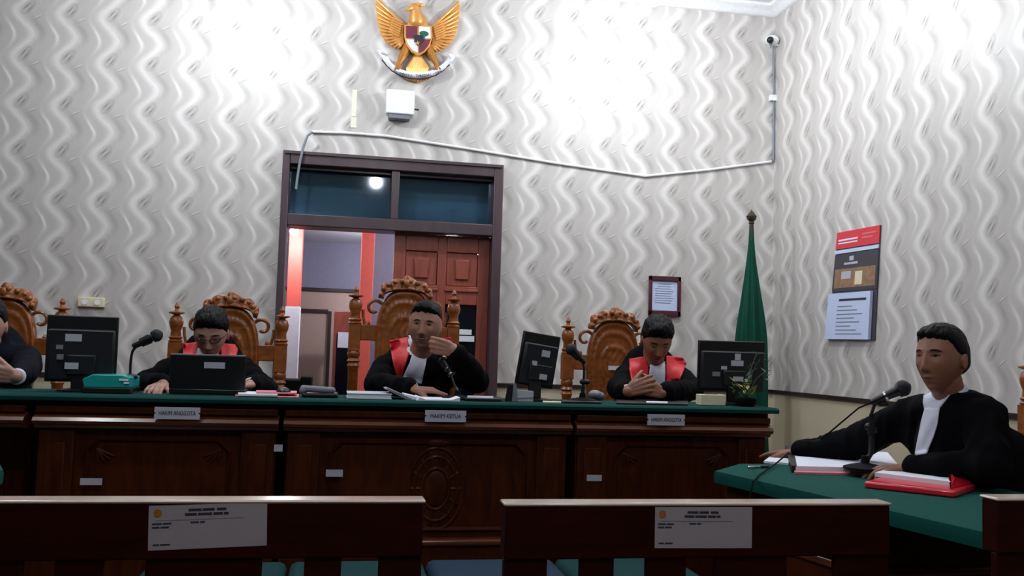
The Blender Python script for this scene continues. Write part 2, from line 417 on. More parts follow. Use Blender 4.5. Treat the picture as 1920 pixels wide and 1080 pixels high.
# ---- corridor seen through the open half
b = MB(); b.box(-2.6, 2.6, 8.9, 9.0, 0, 2.2); struct('wall_corridor', b, M['corrwall'])
b = MB(); b.box(-2.7, -2.6, YB+.15, 9, 0, 2.2); b.box(2.6, 2.7, YB+.15, 9, 0, 2.2); struct('wall_corridor_side', b, M['corrwhite'])
b = MB(); b.box(-2.7, 2.7, YB+.15, 9, 2.20, 2.32); struct('ceiling_corridor', b, M['corrwhite'])
b = MB(); b.box(-2.7, 2.7, YB+.15, 9, -.1, 0); struct('floor_corridor', b, M['floor'])
pa = A(546, 470, 7.4); pb = A(567, 470, 7.4)
t = thing('column', 'square column seen through the doorway, orange above and white below', 'column')
zsplit = A(553, 575, 7.4).z
b = MB(); b.box(pa.x-.02, pb.x, 7.4, 7.55, zsplit, 2.2); ob('upper_shaft', b, M['orange'], t, bevel=.004)['label'] = 'orange painted upper shaft'
b = MB(); b.box(pa.x-.025, pb.x+.004, 7.395, 7.555, 0, zsplit); ob('lower_shaft', b, M['corrwhite'], t, bevel=.004)['label'] = 'white painted lower shaft'
settle(t)
pa = A(674, 560, 7.0); pb = A(698, 560, 7.0)
b = MB(); b.box(pa.x, pb.x, 7.0, 7.12, 0, 2.2); c = ob('column', b, M['orange'], bevel=.004)
tag(c, 'slim orange post in the corridor beside the grey wall, left of the closed door leaf', 'column'); settle(c)
pa = A(699, 560, 7.15); pb = A(745, 560, 7.15)
b = MB(); b.box(pa.x, pb.x+.4, 7.15, 7.25, 0, 2.2); struct('wall_corridor_pier', b, M['corrwall'])
# beige partition board with dark rails
pa = A(566, 555, 8.5); pb = A(668, 555, 8.5); zt = A(600, 542, 8.5).z; zm = A(600, 583, 8.5).z; xm = A(615, 600, 8.5).x
t = thing('partition', 'beige board partition with dark rails standing far back in the corridor', 'partition')
b = MB(); b.box(pa.x-.3, pb.x+.1, 8.5, 8.54, .0, zt); ob('board', b, M['corrpanel'], t)
for bx_ in ((pa.x-.3, pb.x+.1, 8.48, 8.5, zt-.02, zt+.01), (pa.x-.3, xm, 8.48, 8.5, zm-.015, zm+.015), (xm, xm+.03, 8.48, 8.5, 0, zm)):
    b = MB(); b.box(*bx_); ob('rail', b, M['rail'], t)
settle(t)
# white curtain strip catching light
pa = A(641, 610, 8.2); pb = A(655, 690, 8.2)
b = MB()
for i in range(5): b.caps((pa.x+(pb.x-pa.x)*i/4, 8.2, pb.z-.05), .02, (pa.x+(pb.x-pa.x)*i/4, 8.2, pa.z), .018, 8)
b.box(pa.x-.03, pb.x+.03, 8.17, 8.23, pa.z, pa.z+.04)
tag(settle(ob('curtain', b, M['corrwhite'])), 'narrow bunched white curtain hanging in front of the beige partition', 'curtain')
# reddish cupboard with dark glass and a notice
pa = A(627, 583, 7.7); pb = A(672, 740, 7.7)
t = thing('cupboard', 'reddish brown glazed cupboard in the corridor with a white notice on it', 'cupboard')
b = MB(); b.box(pa.x, pb.x+.15, 7.7, 8.05, 0, pa.z); ob('body', b, M['doorleaf'], t, bevel=.006)
q0 = A(636, 625, 7.69); q1 = A(652, 710, 7.69)
b = MB(); b.box(q0.x-.02, q1.x+.03, 7.685, 7.70, q1.z-.25, q0.z); ob('glass_panel', b, M['darkglass'], t)
b = MB(); b.box(q0.x-.01, q1.x+.02, 7.678, 7.684, A(640, 652, 7.69).z, q0.z+.01); ob('notice', b, M['paper'], t)
settle(t)
# waste bin dark shapes behind the open door
pa = A(530, 712, 7.0); pb = A(585, 740, 7.0)
b = MB(); b.box(pa.x-.1, A(565, 712, 7).x, 6.8, 7.1, 0, A(545, 710, 7).z); b.box(A(565, 712, 7).x, pb.x, 6.8, 7.1, 0, A(575, 705, 7).z)
tag(settle(ob('crate', b, M['blackmatte'], bevel=.01)), 'black crate low in the doorway in front of the orange and white column', 'crate')
# corridor tube lamp
def lamp(i, x, y, z, wt, r, label, grp, drop=True, ceil=ZC):
    t = thing('ceiling_lamp', label, 'lamp', grp)
    b = MB(); b.lathe([(.001, 0), (.018, .004), (.03, .02), (.032, .04), (.026, .065), (.014, .085), (.013, .10)], (x, y, z-.05), 16)
    ob('bulb', b, M['bulb'], t)
    b = MB(); b.lathe([(.016, 0), (.018, .03), (.02, .035), (.02, max(.04, ceil-z-.05))] if not drop else [(.016, 0), (.018, .05), (.006, .06), (.005, ceil-z-.07), (.04, ceil-z-.06), (.045, ceil-z-.05)], (x, y, z+.05), 16)
    ob('lamp_holder', b, M['boxwhite'], t); settle(t)
    ld = bpy.data.lights.new('bulb_light', 'POINT'); ld.energy = wt; ld.shadow_soft_size = r; ld.color = (.90, .955, 1)
    lo = bpy.data.objects.new('bulb_light', ld); COL.objects.link(lo); lo.location = (x, y, z-.09); 
    return t
for i, (l, s) in enumerate(zip(LAMPS, ('above the back wall left of the doorway', 'above the back wall right of the doorway', 'close to the right wall above the attorney', 'over the public benches', 'over the left side of the room'))):
    lamp(i, *l, 'white bulb hanging from the ceiling '+s, 'ceiling bulbs')
for i, (l, s) in enumerate(zip(CORRIDOR_LAMPS, ('corridor by the column', 'corridor behind the slim orange post, unseen and added as fill light', 'corridor just behind the closed leaf, unseen and added to light the post'))):
    lamp(i, *l, 'white bulb on the ceiling of the '+s, 'corridor bulbs', False, 2.20)

# ------------------------------------------------------------------ things on the walls
# national emblem
t = thing('wall_emblem', 'gilded eagle emblem with coloured shield and white ribbon, high on the back wall', 'emblem')
def Wp(px, py, d=0): return A(px, py, YB-d)
def wallpoly(pts, d0, d1):
    b = MB(); a = [A(p[0], p[1], YB) for p in pts]
    b.prism([(q.x, q.z) for q in a], (0, d1-d0, 0), (0, YB-d1, 0)); return b
def wing(sgn):
    b = MB(); cx = 783
    out = [(-27, 44), (-47, 30), (-58, 16), (-70, 3), (-76, -4), (-78, 10), (-76, 35), (-73, 52), (-66, 70), (-55, 82), (-44, 90), (-34, 92), (-25, 80), (-23, 62)]
    sh = 6 if sgn > 0 else 0
    pts = [(cx-sgn*-1*-p[0] if sgn < 0 else cx-p[0], p[1]+sh) for p in out]
    if sgn < 0: pts = [(cx+p[0], p[1]) for p in out]
    b = wallpoly(pts, .002, .022)
    for k in range(13):                                               # overlapping flight feathers
        f = k/12
        rx, ry = -27-8*f*(1-f), 46+f*34
        tx = [-76, -77.5, -77, -76, -74.5, -72.5, -70, -67, -62, -57, -51, -44, -37][k]
        ty = [0, 12, 22, 32, 41, 50, 58, 66, 74, 80, 85, 89, 91][k]
        s = 1 if sgn < 0 else -1
        p0 = A(cx+s*rx, ry+sh, YB-.028); p1 = A(cx+s*(rx*.45+tx*.55), ry*.45+ty*.55+sh, YB-.034); p2 = A(cx+s*tx, ty+sh, YB-.02)
        b.chain([p0, p1, p2], [.009, .0095, .005], 8)
    for k in range(7):                                                # small covert feathers near the shoulder
        f = k/6; s = 1 if sgn < 0 else -1
        p0 = A(cx+s*(-30-6*f), 42+26*f+sh, YB-.04); p1 = A(cx+s*(-46-6*f), 34+26*f+sh, YB-.042)
        b.caps(p0, .009, p1, .006, 8)
    return b
ob('wing', wing(-1), M['gold'], t); ob('wing', wing(1), M['gold'], t)
b = MB(); q = A(784, 52, YB-.03)
b.ell(A(783, 60, YB-.03), (.075, .03, .13)); b.caps(A(781, 40, YB-.04), .052, A(779, 18, YB-.05), .033)
b.ell(A(777, 16, YB-.055), (.036, .03, .034)); b.caps(A(768, 16, YB-.065), .014, A(760, 20, YB-.07), .005, 8)
for k in range(3): b.caps(A(776+6*k, 10, YB-.05), .012, A(784+6*k, 5+2*k, YB-.045), .006, 8)
ob('body', b, M['gold'], t)
b = MB()
for s in (-1, 1):
    b.chain([A(783+s*18, 88, YB-.02), A(783+s*27, 104, YB-.03), A(783+s*36, 122, YB-.04)], [.035, .028, .014], 10)
    for k in range(3): b.caps(A(783+s*36, 122, YB-.04), .012, A(783+s*(30+6*k), 129, YB-.055), .007, 8)
ob('leg', b, M['golddark'], t)
b = MB()
for k in range(-4, 5): b.chain([A(783, 100, YB-.015), A(783+k*4.6, 128, YB-.022), A(783+k*5, 152-abs(k)*1.4, YB-.018)], [.012, .013, .011], 8)
ob('tail', b, M['gold'], t)
sh = wallpoly([(757, 52), (808, 54), (809, 75), (804, 92), (795, 103), (783, 110), (770, 103), (761, 90), (757, 75)], .04, .062)
shield = ob('shield', sh, M['gold'], t, bevel=.003)
for nm, mt, pts in (('field', 'maroon', [(760, 55), (781, 55.5), (781, 78), (760, 77)]), ('field', 'paper', [(784, 55.5), (805, 57), (806, 78), (784, 78)]),
                    ('field', 'paper', [(760, 80), (781, 80), (782, 105), (772, 100), (764, 90)]), ('field', 'maroon', [(784, 80), (806, 80), (801, 91), (793, 101), (784, 105)])):
    ob(nm, wallpoly(pts, .062, .065), M[mt], shield)
b = MB(); b.ell(A(795, 63, YB-.067), (.030, .004, .018)); b.caps(A(795, 66, YB-.067), .006, A(795, 74, YB-.067), .005, 8); ob('tree', b, M['darkgreen'], shield)
ob('centre_shield', wallpoly([(775, 72), (791, 72), (792, 84), (783, 92), (775, 84)], .065, .069), M['ink'], shield)
b = MB()
for k in range(5): a = PI/2+k*2*PI/5; q = A(783, 81, YB-.071); b.caps(q, .006, q+V((math.cos(a)*.016, 0, math.sin(a)*.016)), .002, 6)
ob('star', b, M['gold'], shield)
# ribbon
def ribbon():
    c = [(722, 108), (731, 122), (744, 132), (762, 139), (783, 141), (804, 139), (822, 132), (835, 122), (844, 112)]
    b = MB(); n = len(c); vs = []; fs = []
    from mathutils import geometry
    pts = []
    for i in range(n-1):
        for k in range(4):
            f = k/4; pts.append((c[i][0]*(1-f)+c[i+1][0]*f, c[i][1]*(1-f)+c[i+1][1]*f))
    pts.append(c[-1])
    for i, p in enumerate(pts):
        a = pts[max(i-1, 0)]; d = pts[min(i+1, len(pts)-1)]; tx, ty = d[0]-a[0], d[1]-a[1]; l = math.hypot(tx, ty); nx, ny = -ty/l, tx/l
        dd = .05+.004*math.sin(i*.8)
        for s in (-1, 1): vs.append(A(p[0]+nx*5*s, p[1]+ny*5*s, YB-dd))
    for i in range(len(pts)-1): fs.append((2*i, 2*i+1, 2*i+3, 2*i+2))
    b.add(vs, fs); return b
rb = ob('ribbon', ribbon(), M['paper'], t, solid=.008)
for pts in ([(722, 108), (712, 104), (720, 99), (706, 97), (716, 112), (724, 116)], [(844, 112), (838, 104), (848, 105), (852, 110), (846, 120), (840, 121)]):
    b = wallpoly([(p[0], p[1]) for p in pts], .03, .04); ob('ribbon_tail', b, M['paper'], rb)
b = MB(); pp = [(716, 112), (724, 122), (735, 133), (750, 142), (768, 147), (783, 149), (800, 147), (818, 141), (832, 131), (843, 121)]
b.tube([A(x, y, YB-.05) for x, y in pp], .004, 6); ob('ribbon_edge', b, M['ink'], rb)
for i, ch in enumerate('BHINNEKA TUNGGAL IKA'):
    f = (i-9.5)/9.5; x = 783+f*44; y = 142.5-8.5*f*f; ang = -math.atan(2*8.5*f/44)
    ex = V((math.cos(ang), 0, -math.sin(ang)*-1)); ex = V((math.cos(ang), 0, -math.sin(ang))) if False else V((math.cos(ang*-1), 0, math.sin(ang*-1)))
    if ch != ' ': text('lettering', ch, .026, A(x, y, YB-.062), ex, V((-ex.z, 0, ex.x)), M['ink'], rb)
settle(t)
# white access box
t = thing('junction_box', 'white square plastic box mounted on the back wall just below the eagle emblem', 'box')
p0 = A(724, 172, YB); p1 = A(776, 221, YB)
b = MB(); b.box(p0.x, p1.x-.004, YB-.075, YB-.012, p1.z, p0.z); ob('cover', b, M['boxwhite'], t, bevel=.008)
b = MB(); b.box(p0.x+.02, p1.x-.03, YB-.065, YB, p1.z-.028, p1.z); b.box(p0.x+.02, p1.x-.02, YB-.012, YB, p1.z, p0.z-.02); ob('bracket', b, M['greyplastic'], t, bevel=.003)
b = MB(); b.caps(A(777, 205, YB-.03), .006, A(784, 206, YB-.03), .006, 8); ob('latch', b, M['ink'], t)
settle(t)
# cable trunking
t = thing('cable_conduit', 'white cable conduit running across the back wall over the doorway to the corner', 'conduit')
def run(pts, r, d): b = MB(); b.tube([A(x, y, YB-d) for x, y in pts], r, 8); return b
ob('conduit', run([(585, 247), (650, 249), (725, 255), (880, 279), (1045, 306), (1210, 330), (1330, 318), (1446, 303)], .0085, .012), M['boxwhite'], t)
b = MB(); q = A(1446, 303, YB-.012); b.tube([q, V((XR-.012, YB-.014, q.z+.01)), V((XR-.013, YB-.014, 3.02)), V((XR-.03, YB-.02, 3.05)), V((XR-.013, YB-.016, 3.1)), V((XR-.02, YB-.014, 3.3)), V((XR-.03, YB-.03, 3.42))], .007, 8); ob('riser', b, M['cable'], t)['label'] = 'grey cable rising up the room corner'
b = MB(); b.box(XR-.045, XR, YB-.03, YB, 3.03, 3.07); ob('clip', b, M['boxwhite'], t)
ob('cable', run([(586, 247), (576, 255), (569, 275), (563, 300), (558, 330), (555, 355)], .008, .085), M['cable'], t)['label'] = 'loose grey cable hanging over the door frame'
settle(t)
# small dome camera in the corner
t = thing('security_camera', 'small white dome camera with a black lens, high in the room corner', 'camera')
c = V((XR-.07, YB-.07, 3.44))
b = MB(); b.ell(c+V((.02, .02, .012)), (.05, .05, .035)); b.box(XR-.05, XR-.001, YB-.05, YB-.001, 3.42, 3.48); ob('housing', b, M['boxwhite'], t)
b = MB(); b.ell(c+V((-.018, -.028, -.004)), (.024, .024, .024)); ob('lens', b, M['black'], t)
b = MB(); b.caps(c+V((0, 0, -.02)), .012, c+V((-.005, -.01, -.035)), .008, 8); ob('swivel', b, M['greyplastic'], t); settle(t)
# tape remnants
for x, y0, y1, lb in ((664, 168, 240, 'strip of yellowed tape on the back wall left of the white square box'), (1171, 196, 272, 'pale strip of tape on the back wall above the low bend of the conduit')):
    p0 = A(x-4, y0, YB); p1 = A(x+4, y1, YB); b = MB()
    b.box(p0.x, p1.x, YB-.003, YB, p1.z, p1.z+.07); b.box(p0.x+.003, p1.x-.004, YB-.002, YB, p1.z+.075, p0.z)
    tag(settle(ob('tape_strip', b, M['tape'])), lb, 'tape', 'tape remnants')
# framed notice
t = thing('framed_notice', 'dark red framed white notice hanging on the back wall right of the doorway', 'picture frame')
p0 = A(1216, 517, YB); p1 = A(1274, 594, YB); fw = .028
b = MB(); b.box(p0.x, p1.x, YB-.025, YB-.002, p0.z-fw-.005, p0.z); b.box(p0.x, p1.x, YB-.025, YB-.002, p1.z, p1.z+fw+.01); b.box(p0.x, p0.x+fw-.006, YB-.025, YB-.002, p1.z, p0.z); b.box(p1.x-fw+.004, p1.x, YB-.025, YB-.002, p1.z, p0.z)
ob('frame', b, M['frame'], t, bevel=.004)
b = MB(); b.box(p0.x+.015, p1.x-.015, YB-.012, YB-.004, p1.z+.02, p0.z-.02); pg = ob('sheet', b, M['calblue'], t)
b = MB()
for k in range(9): b.box(p0.x+.045+(.02 if k < 2 else 0), p1.x-.05-(.02 if k < 2 else .01*(k % 3)), YB-.0135, YB-.012, p0.z-.055-.016*k, p0.z-.052-.016*k)
ob('printed_lines', b, M['inklight'], pg); settle(t)
# wall socket
t = thing('wall_socket', 'white double wall socket on the back wall above the left computer', 'socket')
p0 = A(148, 557, YB); p1 = A(197, 577, YB); b = MB(); b.box(p0.x, p1.x, YB-.028, YB, p1.z, p0.z); ob('plate', b, M['cream'], t, bevel=.005)
b = MB()
for k in (.27, .73): b.lathe([(.001, .003), (.017, .003), (.017, .006), (.001, .006)], ((p0.x*(1-k)+p1.x*k), YB-.026, (p0.z+p1.z)/2), 16, Matrix.Rotation(PI/2, 3, 'X'))
ob('outlet', b, M['boxwhite'], t); settle(t)
# calendar on the right wall
t = thing('wall_calendar', 'hanging wall calendar with red header, building photo and white date page on right wall', 'calendar')
def RW(px, py): q = Ax(px, py, XR); return q
TL, TR, ML, MR, BL, BR = RW(1573, 437), RW(1653, 422), RW(1562, 549), RW(1651, 541), RW(1555, 637), RW(1642, 638)
def cq(f0, f1, g0, g1, d0, d1):                                        # fractions across (0 far .. 1 near) and down
    def pt(f, g):
        L_ = TL.lerp(BL, g); R_ = TR.lerp(BR, g); return L_.lerp(R_, f)
    vs = []
    for d in (d0, d1):
        for f, g in ((f0, g0), (f1, g0), (f1, g1), (f0, g1)): q = pt(f, g); vs.append(V((XR-d, q.y, q.z)))
    b = MB(); b.add(vs, [(0, 1, 2, 3), (7, 6, 5, 4), (0, 4, 5, 1), (1, 5, 6, 2), (2, 6, 7, 3), (3, 7, 4, 0)]); return b
ob('backing', cq(0, 1, 0, 1, .002, .008), M['caldark'], t)
hd = ob('header', cq(0, 1, 0, .155, .008, .012), M['calred'], t)
ob('printed_lines', cq(.06, .52, .07, .085, .012, .0132), M['paper'], hd); ob('printed_lines', cq(.06, .52, .10, .112, .012, .0132), M['paper'], hd)
ob('printed_lines', cq(.62, .92, .045, .058, .012, .0132), M['pinkpaper'], hd); ob('printed_lines', cq(.62, .86, .08, .092, .012, .0132), M['pinkpaper'], hd)
ob('band', cq(-.01, 1, .168, .20, .008, .014), M['calblue'], t)
ph = ob('picture', cq(0, 1, .21, .55, .008, .012), M['caldark'], t); ph['label'] = 'dark photograph of a lit building facade'
ob('facade', cq(.04, .96, .345, .52, .012, .0128), M['calphoto'], ph); ob('facade_light', cq(.52, .68, .38, .5, .0128, .0134), M['cream'], ph)
ob('facade_light', cq(.2, .42, .37, .44, .0128, .0134), M['paperdim'], ph); ob('crest', cq(.36, .46, .235, .275, .012, .0128), M['paperdim'], ph); ob('crest', cq(.24, .56, .29, .31, .012, .0128), M['paperdim'], ph)
pg = ob('date_page', cq(-.02, .93, .57, .995, .010, .028), M['calblue'], t)
ob('printed_lines', cq(.25, .85, .625, .645, .028, .029), M['ink'], pg)
for k in range(8): ob('printed_lines', cq(.22, .55+.3*((k*7) % 5)/5, .69+k*.036, .698+k*.036, .028, .029), M['inklight'], pg)
settle(t)

# ------------------------------------------------------------------ judges' bench
YF = 3.80; ZT = .985
def cornice(mb, x0, x1, yf):
    prof = [(0, .915), (-.012, .915), (-.02, .905), (-.045, .898), (-.055, .885), (-.05, .873), (-.03, .868), (-.02, .855), (0, .85)]
    vs = []; fs = []; n = len(prof)
    for x in (x0, x1):
        for d, z in prof: vs.append(V((x, yf+.05+d, z)))
    for i in range(n): fs.append((i, (i+1) % n, n+(i+1) % n, n+i))
    fs += [tuple(range(n)), tuple(range(2*n-1, n-1, -1))]
    mb.add(vs, fs); mb.box(x0, x1, yf+.05, yf+.40, .85, .915)
def oct_frame(mb, x0, x1, z0, z1, y, cut, wd, d):
    def oc(k): return [(x0+cut+k*.4, z0+k), (x1-cut-k*.4, z0+k), (x1-k, z0+cut+k*.4), (x1-k, z1-cut-k*.4), (x1-cut-k*.4, z1-k), (x0+cut+k*.4, z1-k), (x0+k, z1-cut-k*.4), (x0+k, z0+cut+k*.4)]
    a, c = oc(0), oc(wd); n = 8
    vs = [V((p[0], y, p[1])) for p in a]+[V((p[0], y, p[1])) for p in c]+[V((p[0]*.5+q[0]*.5, y-d, p[1]*.5+q[1]*.5)) for p, q in zip(a, c)]
    fs = []
    for i in range(n): j = (i+1) % n; fs += [(i, j, 2*n+j, 2*n+i), (2*n+i, 2*n+j, n+j, n+i)]
    mb.add(vs, fs)
def bench_unit(x0, x1, label, central=False, recess=0):
    t = thing('courtroom_bench', label, 'bench', "units of the judges' bench")
    yb = YF+.06+recess
    b = MB(); b.box(x0+.01, x1-.01, yb, YF+.40, .15, .85); b.box(x0-.0105, x1+.0105, YF+.33, YF+.40, .15, .95); body = ob('body', b, M['bench'], t, bevel=.004)
    b = MB(); b.box(x0+.004, x1-.004, YF+.018, YF+.40, .915, .940); b.box(x0-.011, x1+.011, YF+.075, YF+.40, .935, .960); ob('frieze', b, M['bench'], t, bevel=.003)
    b = MB(); cornice(b, x0, x1, YF); ob('cornice', b, M['bench_trim'], t)
    b = MB(); b.box(x0+.002, x1-.002, yb-.045, YF+.40, .15, .392); ob('plinth', b, M['bench'], t, bevel=.004)
    b = MB(); b.box(x0-.002, x1+.002, yb-.06, yb, .392, .422); ob('plinth_moulding', b, M['bench_trim'], t, bevel=.012)
    pw = .13
    for xs in (x0+.015, x1-.015-pw):
        b = MB(); b.box(xs, xs+pw, yb-.022, yb, .405, .85); b.box(xs+.03, xs+pw-.03, yb-.03, yb-.02, .45, .80); ob('pilaster', b, M['bench'], t, bevel=.006)
    px0, px1 = x0+.18, x1-.18
    b = MB(); oct_frame(b, px0, px1, .44, .82, yb, .05, .022, .014); ob('panel_moulding', b, M['bench'], body)
    if central:
        b = MB(); cx = (x0+x1)/2+.03; cz = .62
        for r in (1, .78, .5):
            pts = [(cx+math.cos(a)*.115*r, cz+math.sin(a)*.17*r) for a in [2*PI*k/40 for k in range(41)]]
            b.tube([(p[0], yb+.003, p[1]) for p in pts], .009, 8)
        for k in range(14):
            a = 2*PI*k/14; b.caps((cx+math.cos(a)*.06, yb+.004, cz+math.sin(a)*.09), .008, (cx+math.cos(a)*.10, yb+.005, cz+math.sin(a)*.15), .010, 8)
        b.ell((cx, yb, cz), (.05, .010, .075)); b.ell((cx, yb, cz+.19), (.05, .014, .02))
        ob('medallion', b, M['bench'], body)
    else:
        for sx in (px0+.05, px1-.05):
            for sz, sg in ((.77, 1), (.49, -1)):
                b = MB()
                for k in range(4):
                    a = (PI if sx > (x0+x1)/2 else 0)+(.5+k*.35)*(-sg if sx < (x0+x1)/2 else sg)
                    b.caps((sx, yb-.002, sz), .012, (sx+math.cos(a)*.07, yb-.002, sz+math.sin(a)*.05), .004, 8)
                ob('corner_carving', b, M['bench'], body)
    return settle(t)
bench_unit(-1.135, -.217, 'left wooden unit of the judges bench, carved panel, below the laptop')
bench_unit(-.197, 1.002, 'middle wooden unit of the judges bench with the carved oval medallion', True)
bench_unit(1.022, 1.925, 'right wooden unit of the judges bench ending near the flag')
bench_unit(-2.55, -1.165, 'far left wooden unit of the judges bench with its front set back in shadow', recess=.25)
# green felt covering the whole top
b = MB(); n = 60; prof = [(.42, .985), (.02, .985), (.006, .982), (0, .976), (.002, .963), (.010, .9605), (.42, .9605)]
vs = []; fs = []
for i in range(n+1):
    x = -2.6+(1.955+2.6)*i/n
    for d, z in prof: vs.append(V((x, YF+d+(0 if i not in (0, n) else .004)+.002*math.sin(x*9), z)))
k = len(prof)
for i in range(n):
    for j in range(k): fs.append((i*k+j, i*k+(j+1) % k, (i+1)*k+(j+1) % k, (i+1)*k+j))
fs += [tuple(range(k)), tuple(n*k+j for j in range(k-1, -1, -1))]
b.add(vs, fs); g = ob('tablecloth', b, M['green'])
tag(settle(g), 'long dark green felt covering running along the top of the judges bench', 'tablecloth')
# name plates
for x0, x1, y0, y1, s, lb in ((291, 375, 763, 786, 'HAKIM ANGGOTA', 'white name plate under the laptop on the left bench unit'), (797, 873, 769, 791, 'HAKIM KETUA', 'white name plate on the middle bench unit below the man with the microphone'), (1213, 1282, 777, 797, 'HAKIM ANGGOTA', 'white name plate on the right bench unit below the man with clasped hands')):
    t = thing('name_plate', lb, 'name plate', 'name plates on the bench')
    p0 = A(x0, y0, YF); p1 = A(x1, y1, YF); b = MB(); cxx = (p0.x+p1.x)/2; hw = abs(p1.x-p0.x)/2; zc = (p0.z+p1.z)/2; hh = .0235
    b.prism([(cxx-hw, zc-hh), (cxx+hw, zc-hh), (cxx+hw, zc-.004), (cxx+hw-.008, zc), (cxx+hw, zc+.004), (cxx+hw, zc+hh), (cxx-hw, zc+hh), (cxx-hw, zc+.004), (cxx-hw+.008, zc), (cxx-hw, zc-.004)], (0, .006, 0), (0, YF-.012, 0))
    ob('plate', b, M['paperdim'], t)
    text('lettering', s, .024, (cxx, YF-.0125, zc), (1, 0, 0), (0, 0, 1), M['ink'], t, sx=2*hw*.84/(len(s)*.0158))
    b = MB(); b.box(cxx-.02, cxx+.02, YF-.007, YF+.03, zc+.004, zc+.016); ob('hook', b, M['greyplastic'], t)
    settle(t)
# stickers
for (x, y, w_, h_, yy, lb, cat) in ((171, 903, .08, .026, YF+.030, 'small white sticker low on the left bench unit', 'sticker'), (627, 887, .068, .028, YF+.030, 'small white sticker on the middle bench unit left of the medallion', 'sticker'),
                        (1114, 896, .066, .026, YF+.030, 'small white sticker low on the right bench unit', 'sticker'), (522, 840, .034, .028, YF+.030, 'small square sticker at the joint between left and middle bench units', 'sticker')):
    q = A(x, y, yy); b = MB(); b.box(q.x-w_/2, q.x+w_/2, q.y-.003, q.y, q.z-h_/2, q.z+h_/2); tag(settle(ob('sticker', b, M['paperdim'])), lb, cat, 'white stickers on the bench')

# ------------------------------------------------------------------ carved chairs
def relief_panel(cx, cz, y, hx, hz, fn_out, fn_rel, nr=26, nt=96, back=.03):
    vs = []; fs = []
    for j in range(nr+1):
        r = j/nr
        for i in range(nt):
            a = 2*PI*i/nt; o = fn_out(a); x = math.cos(a)*hx*r*o; z = math.sin(a)*hz*r*o
            vs.append(V((cx+x, y-fn_rel(r, a, x/hx, z/hz), cz+z)))
    for j in range(nr):
        for i in range(nt): i2 = (i+1) % nt; fs.append((j*nt+i, j*nt+i2, (j+1)*nt+i2, (j+1)*nt+i))
    b0 = len(vs)
    for i in range(nt): v = vs[nr*nt+i]; vs.append(V((v.x, y+back, v.z)))
    for i in range(nt): i2 = (i+1) % nt; fs.append((nr*nt+i, nr*nt+i2, b0+i2, b0+i))
    fs.append(tuple(b0+i for i in range(nt)))
    b = MB(); b.add(vs, fs); return b
